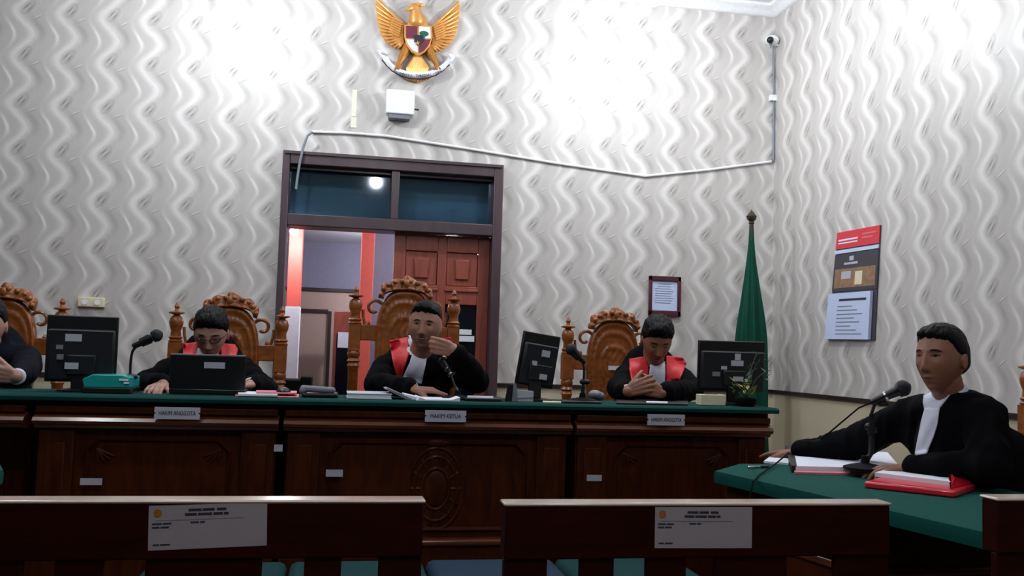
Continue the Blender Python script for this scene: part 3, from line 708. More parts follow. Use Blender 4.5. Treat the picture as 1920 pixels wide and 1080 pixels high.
def carved_chair(label, cx, y, zf, h=0.0, sticker=None):
    t = thing('carved_chair', label, 'chair', 'carved high backed chairs')
    zs = zf+.46                                                       # seat height
    top = zf+1.325+h
    pc = top-.385                                                     # oval centre
    hx, hz = .155, .305
    def rel(r, a, x, z):
        d = .012
        d += .010*math.exp(-((r-.93)/.05)**2)+.008*math.exp(-((r-.76)/.045)**2)
        d += .007*math.exp(-((r-.5)/.04)**2)*(1 if z > -.3 else .4)
        if r < .72: d += .0035*math.sin(x*26+math.sin(z*9)*2)*math.cos(z*17)*math.exp(-((r-.3)/.3)**2)+.007*math.exp(-(x/.16)**2-((z+.05)/.3)**2)
        if .80 < r < .9: d += .003*math.cos(a*34)
        if r > .985: d -= .012
        return d
    b = relief_panel(cx, pc, y-.01, hx, hz, lambda a: 1/(abs(math.cos(a))**2.7+abs(math.sin(a))**2.7)**(1/2.7), rel); back = ob('back_panel', b, M['chair'], t, sharp=False)
    # fan crest
    vs = []; fs = []; nt = 90; nr = 10
    for j in range(nr+1):
        r = j/nr
        for i in range(nt+1):
            f = i/nt; a = PI*f; lobe = abs(math.sin(a*5.5+PI/2*0))**.7
            xi = .118*math.cos(a); zi = .252+.048*math.sin(a)**.7
            xo = (.134+.012*lobe)*math.cos(a)*(1+.05*math.sin(2*a)**2); zo = .245+.112*math.sin(a)**.72+.012*lobe+.016*math.exp(-((a-PI/2)/.13)**2)
            dep = .022+.014*lobe*math.sin(PI*min(1, r*.95+.1))+.014*math.exp(-((r-.1)/.09)**2)-.006*r
            vs.append(V((cx+xi+(xo-xi)*r, y-.01-dep, pc+zi+(zo-zi)*r)))
    W_ = nt+1
    for j in range(nr):
        for i in range(nt): fs.append((j*W_+i, j*W_+i+1, (j+1)*W_+i+1, (j+1)*W_+i))
    b0 = len(vs); edge = [j*W_ for j in range(nr+1)]+[nr*W_+i for i in range(1, W_)]+[j*W_+nt for j in range(nr-1, -1, -1)]+[i for i in range(nt-1, 0, -1)]
    for e_ in edge: vs.append(V((vs[e_].x, y+.02, vs[e_].z)))
    ne = len(edge)
    for i in range(ne): fs.append((edge[i], edge[(i+1) % ne], b0+(i+1) % ne, b0+i))
    for j in range(nr): pass
    b = MB(); b.add(vs, fs)
    for k in range(10):                                                # curled leaf tips
        a = PI*(k+.5)/10; b.ell((cx+math.cos(a)*.134, y-.036, pc+.245+.104*math.sin(a)**.72), (.014, .012, .014), None, 10, 6)
    b.ell((cx, y-.045, pc+.335), (.016, .01, .022), None, 10, 6)
    ob('crest', b, M['chair'], t, sharp=False)
    # side scrolls
    for s in (-1, 1):
        b = MB()
        def sp(c0, r0, r1, a0, a1, n=22):
            return [(cx+s*(c0[0]+(r0+(r1-r0)*i/n)*math.cos(a0+(a1-a0)*i/n)), y, pc+c0[1]+(r0+(r1-r0)*i/n)*math.sin(a0+(a1-a0)*i/n)) for i in range(n+1)]
        b.tube(sp((.165, .20), .046, .018, 2.6, -2.2), .009, 8)
        b.tube(sp((.185, .085), .034, .012, 1.6, -3.6), .011, 8)
        b.tube([(cx+s*.225, y, pc+.19), (cx+s*.222, y, pc+.15), (cx+s*.212, y, pc+.11)], .008, 8)
        b.ell((cx+s*.185, y, pc+.085), (.018, .014, .018), None, 12, 8); b.ell((cx+s*.19, y, pc+.045), (.022, .014, .013), None, 12, 8)
        ob('scroll', b, M['chair'], t)
    # posts with turned finials
    ph = .265; zr = top-.325
    for s in (-1, 1):
        x = cx+s*ph; p0 = zr-.071; b = MB()
        pr = [(.03, zf+.02), (.03, zs), (.034, zs+.02), (.026, zs+.04), (.034, zs+.06), (.030, zs+.08), (.027, zs+.12), (.027, p0-.11), (.034, p0-.10), (.026, p0-.085), (.036, p0-.075), (.026, p0-.06), (.034, p0-.045), (.034, p0-.03), (.028, p0-.02)]
        b.lathe(pr, (x, y, 0), 20)
        b.box(x-.031, x+.031, y-.03, y+.03, p0-.02, p0+.12)
        z = p0+.12
        b.lathe([(.032, z), (.036, z+.008), (.028, z+.016), (.036, z+.026), (.027, z+.034), (.024, z+.06), (.033, z+.085), (.036, z+.105), (.030, z+.128), (.014, z+.142), (.04, z+.150), (.04, z+.156), (.012, z+.164), (.009, z+.172), (.014, z+.185), (.009, z+.198), (.002, z+.208)], (x, y, 0), 20)
        ob('post', b, M['chair'], t)
    for s in (-1, 1):
        b = MB(); b.box(min(cx+s*.14, cx+s*.236), max(cx+s*.14, cx+s*.236), y-.018, y+.018, zr-.035, zr+.05); ob('side_rail', b, M['chair'], t, bevel=.005)
    b = MB(); b.box(cx-.25, cx+.25, y-.02, y+.02, zs+.0, zs+.07); ob('lower_rail', b, M['chair'], t, bevel=.005)
    # lower shaped splat
    b = MB(); b.prism([(cx-.10, zs+.05), (cx+.10, zs+.05), (cx+.075, zs+.12), (cx+.12, zs+.2), (cx+.12, zs+.3), (cx-.12, zs+.3), (cx-.12, zs+.2), (cx-.075, zs+.12)], (0, .03, 0), (0, y-.01, 0)); ob('splat', b, M['chair'], t, bevel=.004)
    b = MB(); b.box(cx-.28, cx+.28, y-.47, y, zs-.07, zs); ob('seat_frame', b, M['chair'], t, bevel=.008)
    b = MB(); b.box(cx-.245, cx+.245, y-.45, y-.03, zs-.005, zs+.05); ob('seat', b, M['seat_red'], t, bevel=.02)
    for s in (-1, 1):
        b = MB(); x = cx+s*.25; b.lathe([(.022, zf), (.03, zf+.03), (.022, zf+.08), (.026, zf+.3), (.032, zf+.36), (.03, zs-.03)], (x, y-.43, 0), 16); ob('leg', b, M['chair'], t)
        b = MB(); b.lathe([(.02, zs), (.028, zs+.06), (.018, zs+.12), (.024, zs+.2)], (x, y-.40, 0), 14); b.box(x-.028, x+.028, y-.45, y-.02, zs+.2, zs+.235); ob('armrest', b, M['chair'], t, bevel=.006)
    if sticker:
        q = A(sticker[0], sticker[1], y-.04); b = MB(); b.box(q.x-.036, q.x+.036, y-.045, y-.04, q.z-.012, q.z+.012); ob('sticker', b, M['paper'], t)
    return settle(t)
YC = 4.95
def cxx(px): return A(px, 650, YC).x
ch = carved_chair('carved high back chair behind the man at the laptop', cxx(428.5), YC, .15)
c2 = dup(ch, 'carved high back chair at the far left behind the man in the dark suit'); c2.location.x += cxx(5)-cxx(428.5)
c3 = carved_chair('tallest carved high back chair, in front of the doorway behind the man with microphone', cxx(757), YC, .15, .125)
c4 = carved_chair('carved high back chair with a white sticker behind the man with clasped hands', cxx(1150), YC, .15, 0, (1152, 690))
c5 = dup(ch, 'carved chair behind the robed attorney at the right wall, only its post in view', loc=(2.56, 3.00, 0), rz=-PI/2)

# ------------------------------------------------------------------ flag
t = thing('flag', 'tall furled green flag on a pole standing in the corner behind the bench', 'flag')
FX, FY = A(1409, 420, 5.55).x, 5.55
zt = A(1409, 424, FY).z; b = MB()
b.tube([(FX, FY, .04), (FX, FY, zt+.02)], .014, 12); b.lathe([(.012, 0), (.02, .01), (.014, .02), (.03, .035), (.034, .055), (.02, .075), (.006, .09), (.002, .10)], (FX, FY, zt+.01), 16); ob('pole', b, M['pole'], t)
b = MB(); b.lathe([(.17, 0), (.17, .03), (.06, .06), (.03, .09)], (FX, FY, 0), 24); ob('base', b, M['pole'], t)
b = MB(); n = 72; K = 40; vs = []; fs = []
for j in range(K+1):
    f = j/K; z = zt-(zt-.12)*f
    R = .014+.066*smoothstep(0, .42, f)+.030*f
    for i in range(n):
        a = 2*PI*i/n; r = R*(1+.20*math.sin(a*7+f*2)*min(1, f*3)+.08*math.sin(a*13-f*3)); vs.append(V((FX+.02*f+r*math.cos(a)*1.0, FY+r*math.sin(a)*.8, z)))
for j in range(K):
    for i in range(n): fs.append((j*n+i, j*n+(i+1) % n, (j+1)*n+(i+1) % n, (j+1)*n+i))
fs += [tuple(range(n)), tuple(K*n+i for i in range(n-1, -1, -1))]
b.add(vs, fs); ob('cloth', b, M['flag'], t, sharp=False); settle(t)

# ------------------------------------------------------------------ people
def remesh(mb, voxel, smooth=1, fold=0, fscale=9):
    me = mb.mesh('tmp'); o = bpy.data.objects.new('tmp', me); COL.objects.link(o)
    k = o.modifiers.new('r', 'REMESH'); k.mode = 'VOXEL'; k.voxel_size = voxel; k.use_smooth_shade = True
    if smooth: k = o.modifiers.new('s', 'SMOOTH'); k.factor = .5; k.iterations = smooth
    dg = bpy.context.evaluated_depsgraph_get(); out = bpy.data.meshes.new_from_object(o.evaluated_get(dg))
    bpy.data.objects.remove(o); bpy.data.meshes.remove(me)
    if fold:
        for v in out.vertices:
            p = v.co; a = noise.noise(V((p.x*fscale*1.6, p.y*fscale*1.6, p.z*fscale*.45))); b_ = noise.noise(V((p.x*fscale*.7+5, p.y*fscale*.7, p.z*fscale*1.3)))
            v.co = p+v.normal*fold*((1-abs(a)*2.2)+.6*b_-.4)
    for p in out.polygons: p.use_smooth = True
    return out
def bvh_of(me): return BVHTree.FromPolygons([v.co.copy() for v in me.vertices], [tuple(p.vertices) for p in me.polygons])
def G(x, s): return math.exp(-(x/s)**2)
def interp(x, xs, ys): return float(np.interp(x, xs, ys))
def head_shape(d, feat=True, jaw=.36, w=1.0):
    """point on the head surface for unit direction d; the face looks along -Y"""
    n = 2.25; k = (abs(d.x)**n+abs(d.y)**n+abs(d.z)**n)**(-1/n)
    x, y, z = d.x*k*.0735*w, d.y*k*(.098 if d.y > 0 else .090), d.z*k*.117
    if z < .01:
        t = smoothstep(.01, -.115, z); x *= 1-jaw*t
        if y > 0: y *= 1-.62*smoothstep(.0, -.09, z)
        else: y *= 1-.05*t
    if z > .04: x *= 1-.04*smoothstep(.04, .12, z)
    if y < 0: x *= 1-.06*smoothstep(-.05, -.09, y)
    if feat and y < -.02:
        e = 0.0; ax = abs(x)
        A_ = 1.15*interp(z, [-.046, -.040, -.033, -.022, -.005, .012, .03], [0, .008, .021, .018, .0115, .006, .001])
        W_ = interp(z, [-.05, -.036, -.028, -.01, .01, .03], [.016, .0155, .012, .0085, .0085, .013])
        e += A_*G(x, W_)
        e -= .0085*math.exp(-((ax-.030)/.015)**2-((z-.013)/.012)**2)
        e += .0050*math.exp(-((ax-.030)/.0125)**2-((z-.010)/.0065)**2)
        e += .0045*math.exp(-((ax-.028)/.022)**2-((z-.031)/.008)**2)
        e += .0040*math.exp(-((ax-.044)/.018)**2-((z+.018)/.018)**2)
        e += .0065*math.exp(-(x/.021)**2-((z+.058)/.0055)**2)+.0068*math.exp(-(x/.018)**2-((z+.0705)/.006)**2)
        e -= .0035*math.exp(-(x/.024)**2-((z+.064)/.0028)**2)
        e += .0075*math.exp(-(x/.022)**2-((z+.098)/.014)**2)-.003*math.exp(-(x/.02)**2-((z+.083)/.005)**2)
        y -= e*min(1, (-y-.02)/.03)
    return V((x, y, z))
def hair_shape(d, cfg):
    p = head_shape(d, False)
    top, side, fr = cfg.get('top', .020), cfg.get('side', .009), cfg.get('front', .062)
    z0 = interp(p.y, [-.095, -.07, -.045, -.015, .012, .03, .06, .1], [fr+.004, fr, fr-.016+cfg.get('recede', 0), .014+cfg.get('recede', 0), .014, -.025, -.055, -.06])
    z0 += cfg.get('part', 0)*p.x*3*(1 if p.y < -.04 else 0)
    z0 += .006*noise.noise(V((p.x*60, p.y*60, 3)))+.004*noise.noise(V((p.x*170, p.y*170, 3)))
    m_ = smoothstep(-.002, .010, p.z-z0)
    th = .003+(side-.003)*smoothstep(z0, z0+.035, p.z)+(top-side)*smoothstep(.02, .10, p.z)
    if p.y < -.03 and p.z > .05: th += cfg.get('quiff', .004)*smoothstep(-.03, -.08, p.y)
    th *= 1+.28*noise.noise(V((p.x*55, p.y*28, p.z*30)))+.16*noise.noise(V((p.x*150, p.y*60, p.z*60)))
    q = head_shape(d, False)
    return q+q.normalized()*(-.010*(1-m_)+th*m_)
def head_matrix(c, yaw=0, pitch=0, roll=0, sc=1):
    return Matrix.Translation(c) @ Matrix.Rotation(yaw, 4, 'Z') @ Matrix.Rotation(pitch, 4, 'X') @ Matrix.Rotation(roll, 4, 'Y') @ Matrix.Scale(sc, 4)
def add_sphere_shape(mb, fn, HM, nu, nv):
    vs = []; fs = []
    for j in range(nv+1):
        th = PI*(.0005+.999*j/nv)
        for i in range(nu):
            ph = 2*PI*i/nu; d = V((math.sin(th)*math.cos(ph), math.sin(th)*math.sin(ph), -math.cos(th))); vs.append(HM @ fn(d))
    for j in range(nv):
        for i in range(nu): i2 = (i+1) % nu; fs.append((j*nu+i, j*nu+i2, (j+1)*nu+i2, (j+1)*nu+i))
    fs.append(tuple(range(nu-1, -1, -1))); fs.append(tuple(nv*nu+i for i in range(nu)))
    mb.add(vs, fs)
def hand(mb, wrist, f, s, n, curls, thumb=(.5, .4), spread=.10, sc=1.0, gap=.0185):
    """f wrist->knuckles, s towards the thumb side, n out of the back of the hand"""
    w, f, n = V(wrist), V(f).normalized(), V(n).normalized(); s = V(s); s = (s-f*s.dot(f)).normalized()
    n = (n-f*n.dot(f)-s*n.dot(s)).normalized()
    L = [.070, .077, .072, .056]; pl = [.088, .090, .085, .078]
    for i in range(4):
        o = (1.5-i); base = w+s*o*.011*sc; kn = w+f*pl[i]*sc+s*o*gap*1.05*sc-n*.003*abs(o)*sc
        mb.caps(base, .0135*sc, kn, .0105*sc, 12)
        d = (f+s*o*spread).normalized(); ax = d.cross(n).normalized(); p = kn; c = curls[i]; rr = [.0095, .0088, .0080, .0070]
        for j, (fr_, cu) in enumerate(((.44, c*.8), (.31, c*1.1), (.25, c*.7))):
            q = Quaternion(ax, -cu); d = q @ d; p2 = p+d*L[i]*fr_*sc; mb.caps(p, rr[j]*sc, p2, rr[j+1]*sc, 12); p = p2
    mb.caps(w+s*.012*sc, .016*sc, w+f*.045*sc+s*.026*sc-n*.006*sc, .0145*sc, 12)
    p = w+f*.030*sc+s*.026*sc-n*.006*sc; d = (f*.75+s*thumb[0]-n*thumb[1]).normalized(); ax = d.cross(n).normalized()
    for j, l in enumerate((.040, .030, .025)):
        p2 = p+d*l*sc; mb.caps(p, (.0135-.0015*j)*sc, p2, (.0115-.0015*j)*sc, 12); p = p2; d = Quaternion(ax, -.22) @ d
    return mb
def patch_ellipse(bvh, HM, cx, cz, a, b_, rot=0, h=.0016, nr=4, nt=22, shape=None):
    """thin raised patch lying on the face"""
    D = (HM.to_3x3() @ V((0, 1, 0))).normalized(); vs = []; fs = []
    def hit(x, z):
        o = HM @ V((x, -.22, z)); q = bvh.ray_cast(o, D); return (q[0], q[1]) if q[0] is not None else (HM @ V((x, -.09, z)), -D)
    c, s = math.cos(rot), math.sin(rot)
    q, nn = hit(cx, cz); vs.append(q-D*h)
    for j in range(1, nr+1):
        r = j/nr
        for i in range(nt):
            t = 2*PI*i/nt; ux, uz = math.cos(t)*a*r, math.sin(t)*b_*r
            if shape: ux, uz = shape(ux, uz, a, b_)
            q, nn = hit(cx+ux*c-uz*s, cz+ux*s+uz*c); vs.append(q-D*(h*(1-r*r)**.5 if r < 1 else -.0004))
    for i in range(nt): fs.append((0, 1+i, 1+(i+1) % nt))
    for j in range(nr-1):
        for i in range(nt): i2 = (i+1) % nt; fs.append((1+j*nt+i, 1+(j+1)*nt+i, 1+(j+1)*nt+i2, 1+j*nt+i2))
    b = MB(); b.add(vs, fs); return b
def face_parts(root, bvh, HM, eyes='down', brow=.0035, moustache=False):
    for s in (-1, 1):
        ob('eyebrow', patch_ellipse(bvh, HM, s*.031, .0310, .0175, brow, -s*.10, .0018, shape=lambda x, z, a, b_: (x, z-.0035*(x/a)**2)), M['hair'], root)
        if eyes == 'open':
            e = ob('eye', patch_ellipse(bvh, HM, s*.030, .0115, .0135, .0040, 0, .0012), M['eyewhite'], root)
            ob('iris', patch_ellipse(bvh, HM, s*.030, .0118, .0056, .0040, 0, .0019), M['iris'], e)
            ob('eyelid', patch_ellipse(bvh, HM, s*.030, .0155, .0150, .0022, 0, .0026, shape=lambda x, z, a, b_: (x, z-.004*(x/a)**2)), M['iris'], root)
        else:
            ob('eye', patch_ellipse(bvh, HM, s*.030, .0085, .0135, .0026, 0, .0014, shape=lambda x, z, a, b_: (x, z+.0030*(x/a)**2)), M['iris'], root)
    ob('lips', patch_ellipse(bvh, HM, 0, -.0635, .0215, .0085, 0, .0008, nr=5, nt=28, shape=lambda x, z, a, b_: (x, z*(1-.6*(x/a)**2))), M['lip'], root)
    b = MB()
    for s in (-1, 1):
        pb_ = patch_ellipse(bvh, HM, s*.0065, -.0405, .0034, .0018, 0, .0004); me = pb_.mesh('n'); b.bm.from_mesh(me); bpy.data.meshes.remove(me)
    ob('nostrils', b, M['iris'], root)
    if moustache: ob('moustache', patch_ellipse(bvh, HM, 0, -.0500, .022, .0032, 0, .0009, shape=lambda x, z, a, b_: (x, z-.003*(x/a)**2)), M['hair'], root)
def patch_px(name, bvh, left, right, m, parent, nu=10, nv=24, off=.006, th=.005, wave=.0, fallback=4.6):
    """cloth panel lying over a robe; outlines measured on the photograph, depth from the garment itself"""
    def samp(P, t):
        L_ = [0]
        for i in range(1, len(P)): L_.append(L_[-1]+math.hypot(P[i][0]-P[i-1][0], P[i][1]-P[i-1][1]))
        x = t*L_[-1]
        return interp(x, L_, [p[0] for p in P]), interp(x, L_, [p[1] for p in P])
    vs = []; fs = []; last = None
    for j in range(nv+1):
        a = samp(left, j/nv); c = samp(right, j/nv)
        for i in range(nu+1):
            f = i/nu; px, py = a[0]*(1-f)+c[0]*f, a[1]*(1-f)+c[1]*f
            d = ray(px, py).normalized(); q = bvh.ray_cast(CAM+d*1.2, d)
            if q[0] is None or (last is not None and abs(q[0].y-last) > .16): k = CAM+d*((last or fallback)/d.y)
            else: k = q[0]; last = k.y
            vs.append(k-d*(off+wave*math.sin(f*9+j*.3)))
    W_ = nu+1
    for j in range(nv):
        for i in range(nu): fs.append((j*W_+i, j*W_+i+1, (j+1)*W_+i+1, (j+1)*W_+i))
    b = MB(); b.add(vs, fs)
    for _ in range(2): bmesh.ops.smooth_vert(b.bm, verts=[v for v in b.bm.verts if not v.is_boundary], factor=.5, use_axis_x=True, use_axis_y=True, use_axis_z=True)
    return ob(name, b, m, parent, solid=th, sharp=False)

def person(label, cat_group, H, HM, P, skin, hair, eyes, garment, gname, wrists, voxel=.0042, robe_voxel=.011, rv=1.0, moustache=False, jaw=.36, glasses=False, w=1.0, ar=.058):
    """P: joints pelvis chest neck shl shr ell elr wrl wrr knl knr ftl ftr ; wrists: list of hand specs"""
    b = MB()
    add_sphere_shape(b, lambda d: head_shape(d, True, jaw, w), HM, 120, 96)
    R3 = HM.to_3x3()
    for s in (-1, 1):                                                 # ears
        rot = (R3 @ Matrix.Rotation(s*.30, 3, 'Z') @ Matrix.Rotation(-.12, 3, 'X')).normalized()
        b.ell(HM @ V((s*.0745, .014, -.004)), (.0065, .0175, .031), rot, 16, 12)
        b.ell(HM @ V((s*.077, .019, -.002)), (.005, .012, .027), rot, 16, 12)
    nb = HM @ V((0, .022, -.065))
    b.caps(nb, .056, P['neck'], .056, 20); b.caps(HM @ V((0, .0, -.085)), .040, P['neck'], .048, 16)
    b.ell(P['chest'], (.150, .10, .18)); b.ell((P['chest']+P['pelvis'])/2, (.14, .11, .20)); b.ell(P['pelvis'], (.165, .13, .13))
    for k in ('l', 'r'):
        b.caps(P['neck']+V((0, 0, -.02)), .045, P['sh'+k]+V((0, 0, -.01)), .045); b.caps(P['sh'+k], .045, P['el'+k], .040); b.caps(P['el'+k], .040, P['wr'+k], .026)
        b.caps(P['pelvis']+(P['kn'+k]-P['pelvis'])*.12, .085, P['kn'+k], .058); b.caps(P['kn'+k], .055, P['ft'+k]+V((0, 0, .08)), .038)
        b.caps(P['ft'+k]+V((0, 0, .05)), .04, P['ft'+k]+V((0, 0, .045))+(P['kn'+k]-P['pelvis']).normalized()*.09, .032)
    for h in wrists: hand(b, **h)
    me = remesh(b, voxel, 1); me.materials.append(skin)
    root = link('person', me, None, sharp=False); tag(root, label, 'person', cat_group)
    bv = bvh_of(me)
    face_parts(root, bv, HM, eyes, moustache=moustache)
    hb = MB(); add_sphere_shape(hb, lambda d: hair_shape(d, hair), HM, 130, 100); ob('hair', hb, M['hair'], root, sharp=False)
    if glasses:
        g = MB()
        for s in (-1, 1):
            pts = []
            for k in range(25):
                t = 2*PI*k/24; x, z = s*.032+.021*math.cos(t), .010+.0145*math.sin(t); pts.append(HM @ V((x, -.102+abs(x)*abs(x)*9, z)))
            g.tube(pts, .0024, 6); g.tube([HM @ V((s*.053, -.080, .014)), HM @ V((s*.070, -.055, .016)), HM @ V((s*.079, .010, .012))], .0014, 6)
        g.tube([HM @ V((-.011, -.103, .013)), HM @ V((0, -.106, .015)), HM @ V((.011, -.103, .013))], .0014, 6)
        gl = ob('spectacles', g, M['glasses'], root)
        for s in (-1, 1):
            l_ = MB(); l_.add([HM @ V((s*.032+.020*math.cos(2*PI*k/20), -.102+.009*0+abs(s*.032+.020*math.cos(2*PI*k/20))**2*9, .010+.0138*math.sin(2*PI*k/20))) for k in range(20)], [tuple(range(20))]); ob('lens', l_, M['clear'], gl)
    # garment
    r = MB(); C_, N_, Q_ = P['chest'], P['neck'], P['pelvis']
    r.ell(C_, (.178*rv, .13*rv, .24)); r.ell((C_+Q_)/2, (.19*rv, .15*rv, .25)); r.ell(Q_, (.21*rv, .17*rv, .16))
    for k in ('l', 'r'):
        sh, el, wr = P['sh'+k], P['el'+k], P['wr'+k]
        r.caps(N_+V((0, 0, -.028)), .072, sh, (ar+.008)*rv); r.caps(sh, (ar+.006)*rv, el, ar*rv); e2 = wr+(el-wr).normalized()*.035
        r.caps(el, ar*rv, e2, .050*rv if gname != 'suit_jacket' else .040)
        r.caps(sh+V((0, 0, -.03)), .07*rv, C_+V((0, 0, -.05)), .10*rv)
        r.caps(Q_, .13, P['kn'+k], .085); r.caps(P['kn'+k], .085, P['ft'+k]+V((0, 0, .14)), .075)
    rm = remesh(r, robe_voxel, 4, fold=.010 if gname != 'suit_jacket' else .005); rm.materials.append(garment)
    robe = link(gname, rm, None, root, sharp=False)
    up = (nb-N_).normalized(); cb_ = MB(); c0_ = N_+V((0, 0, .030)); fr_ = V((HM.to_3x3() @ V((0, -1, 0)))); 
    cb_.tube([c0_-up*.03+fr_*.004, c0_-up*.01+fr_*.003, c0_+up*.018, c0_+up*.020], [.070, .066, .0605, .057], 28); ob('shirt_collar', cb_, M['white'], root, sharp=False)
    for k in wrists:                                                  # white shirt cuffs
        w_ = V(k['wrist']); f_ = V(k['f']).normalized(); c_ = MB(); e_ = P['el'+('l' if (w_-P['wrl']).length < (w_-P['wrr']).length else 'r')]; f_ = (w_-e_).normalized(); c_.tube([w_-f_*.045, w_-f_*.040, w_-f_*.004, w_+f_*.001], [.030, .035, .034, .029], 18); 
        ob('cuff', c_, M['white'], root, sharp=False)
    return root, bvh_of(rm), bv
def J(px, py, y): return A(px, py, y)
FZ = .15
AR = .058
def seated(x, hy, hz, shx, shz, shy, elb, wr):
    """common seated joints for the judges; x body axis"""
    P = {'pelvis': V((x, 4.74, FZ+.56)), 'chest': V((x, (4.74+shy)/2, (FZ+.62+shz)/2+.10)), 'neck': V((x, shy-.01, shz+.035)),
         'shl': V((x-shx, shy, shz)), 'shr': V((x+shx, shy, shz)), 'ell': V(elb[0]), 'elr': V(elb[1]), 'wrl': V(wr[0]), 'wrr': V(wr[1]),
         'knl': V((x-.12, 4.36, FZ+.50)), 'knr': V((x+.12, 4.36, FZ+.50)), 'ftl': V((x-.12, 4.36, FZ+.02)), 'ftr': V((x+.12, 4.36, FZ+.02))}
    return P
TZ = .986
# --- man at the laptop
hc = J(396, 627, 4.56); HM1 = head_matrix(hc, -.02, .42, 0, 1.0)
wl = J(304, 727, 4.14); wl.z = TZ+.030; wr_ = V((-.37, 4.20, TZ+.035))
P1 = seated(hc.x-.01, 4.56, hc.z, .138, 1.085, 4.62, ((hc.x-.29, 4.46, .99), (hc.x+.27, 4.44, .99)), (wl, wr_))
j1, rb1, fb1 = person('person in black robe with red front, head bowed over a laptop, wearing dark spectacles', 'judges', hc, HM1, P1, M['skin3'], dict(top=.024, side=.010, front=.058), 'down', M['robe'], 'robe',
    [dict(wrist=wl, f=(-.12, -.8, -.06), s=(1, -.1, 0), n=(0, 0, 1), curls=[.35, .4, .42, .45], thumb=(.5, .3)), dict(wrist=wr_, f=(-.5, -.6, 0), s=(-1, .2, 0), n=(0, 0, 1), curls=[.4, .4, .4, .4])], glasses=True)
patch_px('red_panel', rb1, [(344, 645), (343, 662), (348, 700), (358, 725)], [(372, 641), (370, 662), (380, 700), (388, 725)], M['red'], j1)
patch_px('red_panel', rb1, [(412, 643), (414, 662), (410, 700), (404, 725)], [(440, 646), (446, 655), (436, 700), (428, 725)], M['red'], j1)
patch_px('jabot', rb1, [(376, 668), (382, 700), (388, 725)], [(410, 668), (408, 700), (404, 725)], M['white'], j1)
# --- man with the microphone
hc = J(797, 613, 4.48); HM2 = head_matrix(hc, -.24, .02, .07, 1.0)
wl = J(775, 738, 4.13); wl.z = TZ+.035; wr2 = J(851, 657, 4.08)
P2 = seated(hc.x-.02, 4.48, hc.z, .155, 1.115, 4.57, (J(706, 722, 4.35), J(893, 733, 4.24)), (wl, wr2)); P2['elr'].z = TZ+.075
j2, rb2, fb2 = person('person in black robe with red front holding a microphone before his mouth', 'judges', hc, HM2, P2, M['skin'], dict(top=.018, side=.007, front=.065, quiff=.012, recede=.008), 'open', M['robe'], 'robe',
    [dict(wrist=wl, f=(.95, -.25, .03), s=(.1, -.8, -.1), n=(-.05, -.25, 1), curls=[.12, .45, .6, .7], thumb=(.45, .5)), dict(wrist=wr2, f=(-.95, -.05, .22), s=(.2, .0, .95), n=(.1, -1, .05), curls=[1.15, 1.2, 1.2, 1.15], thumb=(.1, .8), spread=.02)], moustache=True, jaw=.27, w=1.10)
patch_px('red_panel', rb2, [(730, 640), (735, 670), (744, 711)], [(765, 632), (768, 662), (758, 690), (752, 712)], M['red'], j2)
patch_px('red_panel', rb2, [(818, 634), (822, 650), (830, 668), (838, 690)], [(845, 632), (849, 645), (846, 662), (842, 690)], M['red'], j2)
patch_px('jabot', rb2, [(778, 648), (768, 680), (752, 714)], [(803, 650), (798, 685), (790, 720)], M['white'], j2, wave=.002)
for (a, c) in (([(764, 628), (766, 645), (771, 652)], [(775, 631), (776, 645), (779, 650)]),):
    patch_px('collar', rb2, a, c, M['white'], j2, 4, 6, off=.008)
# --- man with clasped hands
hc = J(1231, 640, 4.55); HM3 = head_matrix(hc, -.12, .50, .03, 1.0)
wl = J(1176, 737, 4.17); wl.z = TZ+.045; wr3 = J(1243, 737, 4.17); wr3.z = TZ+.042
P3 = seated(hc.x+.015, 4.55, hc.z, .140, 1.095, 4.64, (J(1160, 730, 4.44), J(1298, 728, 4.42)), (wl, wr3)); P3['ell'].z = TZ+.05; P3['elr'].z = TZ+.05
j3, rb3, fb3 = person('person in black robe with red front, head bowed and hands clasped on the bench', 'judges', hc, HM3, P3, M['skin2'], dict(top=.028, side=.011, front=.056, quiff=.01), 'down', M['robe'], 'robe',
    [dict(wrist=wl, f=(.75, -.25, .32), s=(-.2, .2, .9), n=(-.2, -1, .1), curls=[.45, .5, .5, .5], thumb=(.5, .3)), dict(wrist=wr3, f=(-.80, -.12, .22), s=(.2, .2, .9), n=(.2, -1, .1), curls=[.55, .6, .6, .6], thumb=(.5, .3))])
patch_px('red_panel', rb3, [(1180, 673), (1180, 690), (1186, 722)], [(1212, 668), (1216, 690), (1214, 722)], M['red'], j3)
patch_px('red_panel', rb3, [(1250, 667), (1249, 690), (1250, 726)], [(1280, 670), (1287, 682), (1268, 726)], M['red'], j3)
patch_px('jabot', rb3, [(1219, 684), (1217, 705), (1215, 738)], [(1247, 684), (1247, 705), (1246, 740)], M['white'], j3, wave=.002)
# --- man in the dark suit at the left edge
hc = J(-24, 612, 4.55); HM0 = head_matrix(hc, .15, .15, 0, 1.0)
wl = V((hc.x-.02, 4.14, TZ+.04)); wr0 = J(30, 722, 4.14); wr0.z = TZ+.05
P0 = seated(hc.x-.02, 4.55, hc.z, .175, 1.10, 4.62, ((hc.x-.30, 4.4, 1.02), J(44, 712, 4.36)), (wl, wr0)); P0['elr'].z = TZ+.06
j0, rb0, fb0 = person('person in dark navy suit at the left edge of the bench, hands joined on top', 'judges', hc, HM0, P0, M['skin3'], dict(top=.022, side=.009, front=.06), 'down', M['suit'], 'suit_jacket',
    [dict(wrist=wl, f=(.75, -.3, .05), s=(0, -.3, .9), n=(-.2, -1, .2), curls=[.5, .5, .5, .5]), dict(wrist=wr0, f=(-.85, -.25, .12), s=(0, -.2, .9), n=(.2, -.7, .7), curls=[.3, .35, .4, .45], thumb=(.5, .3))], robe_voxel=.010)
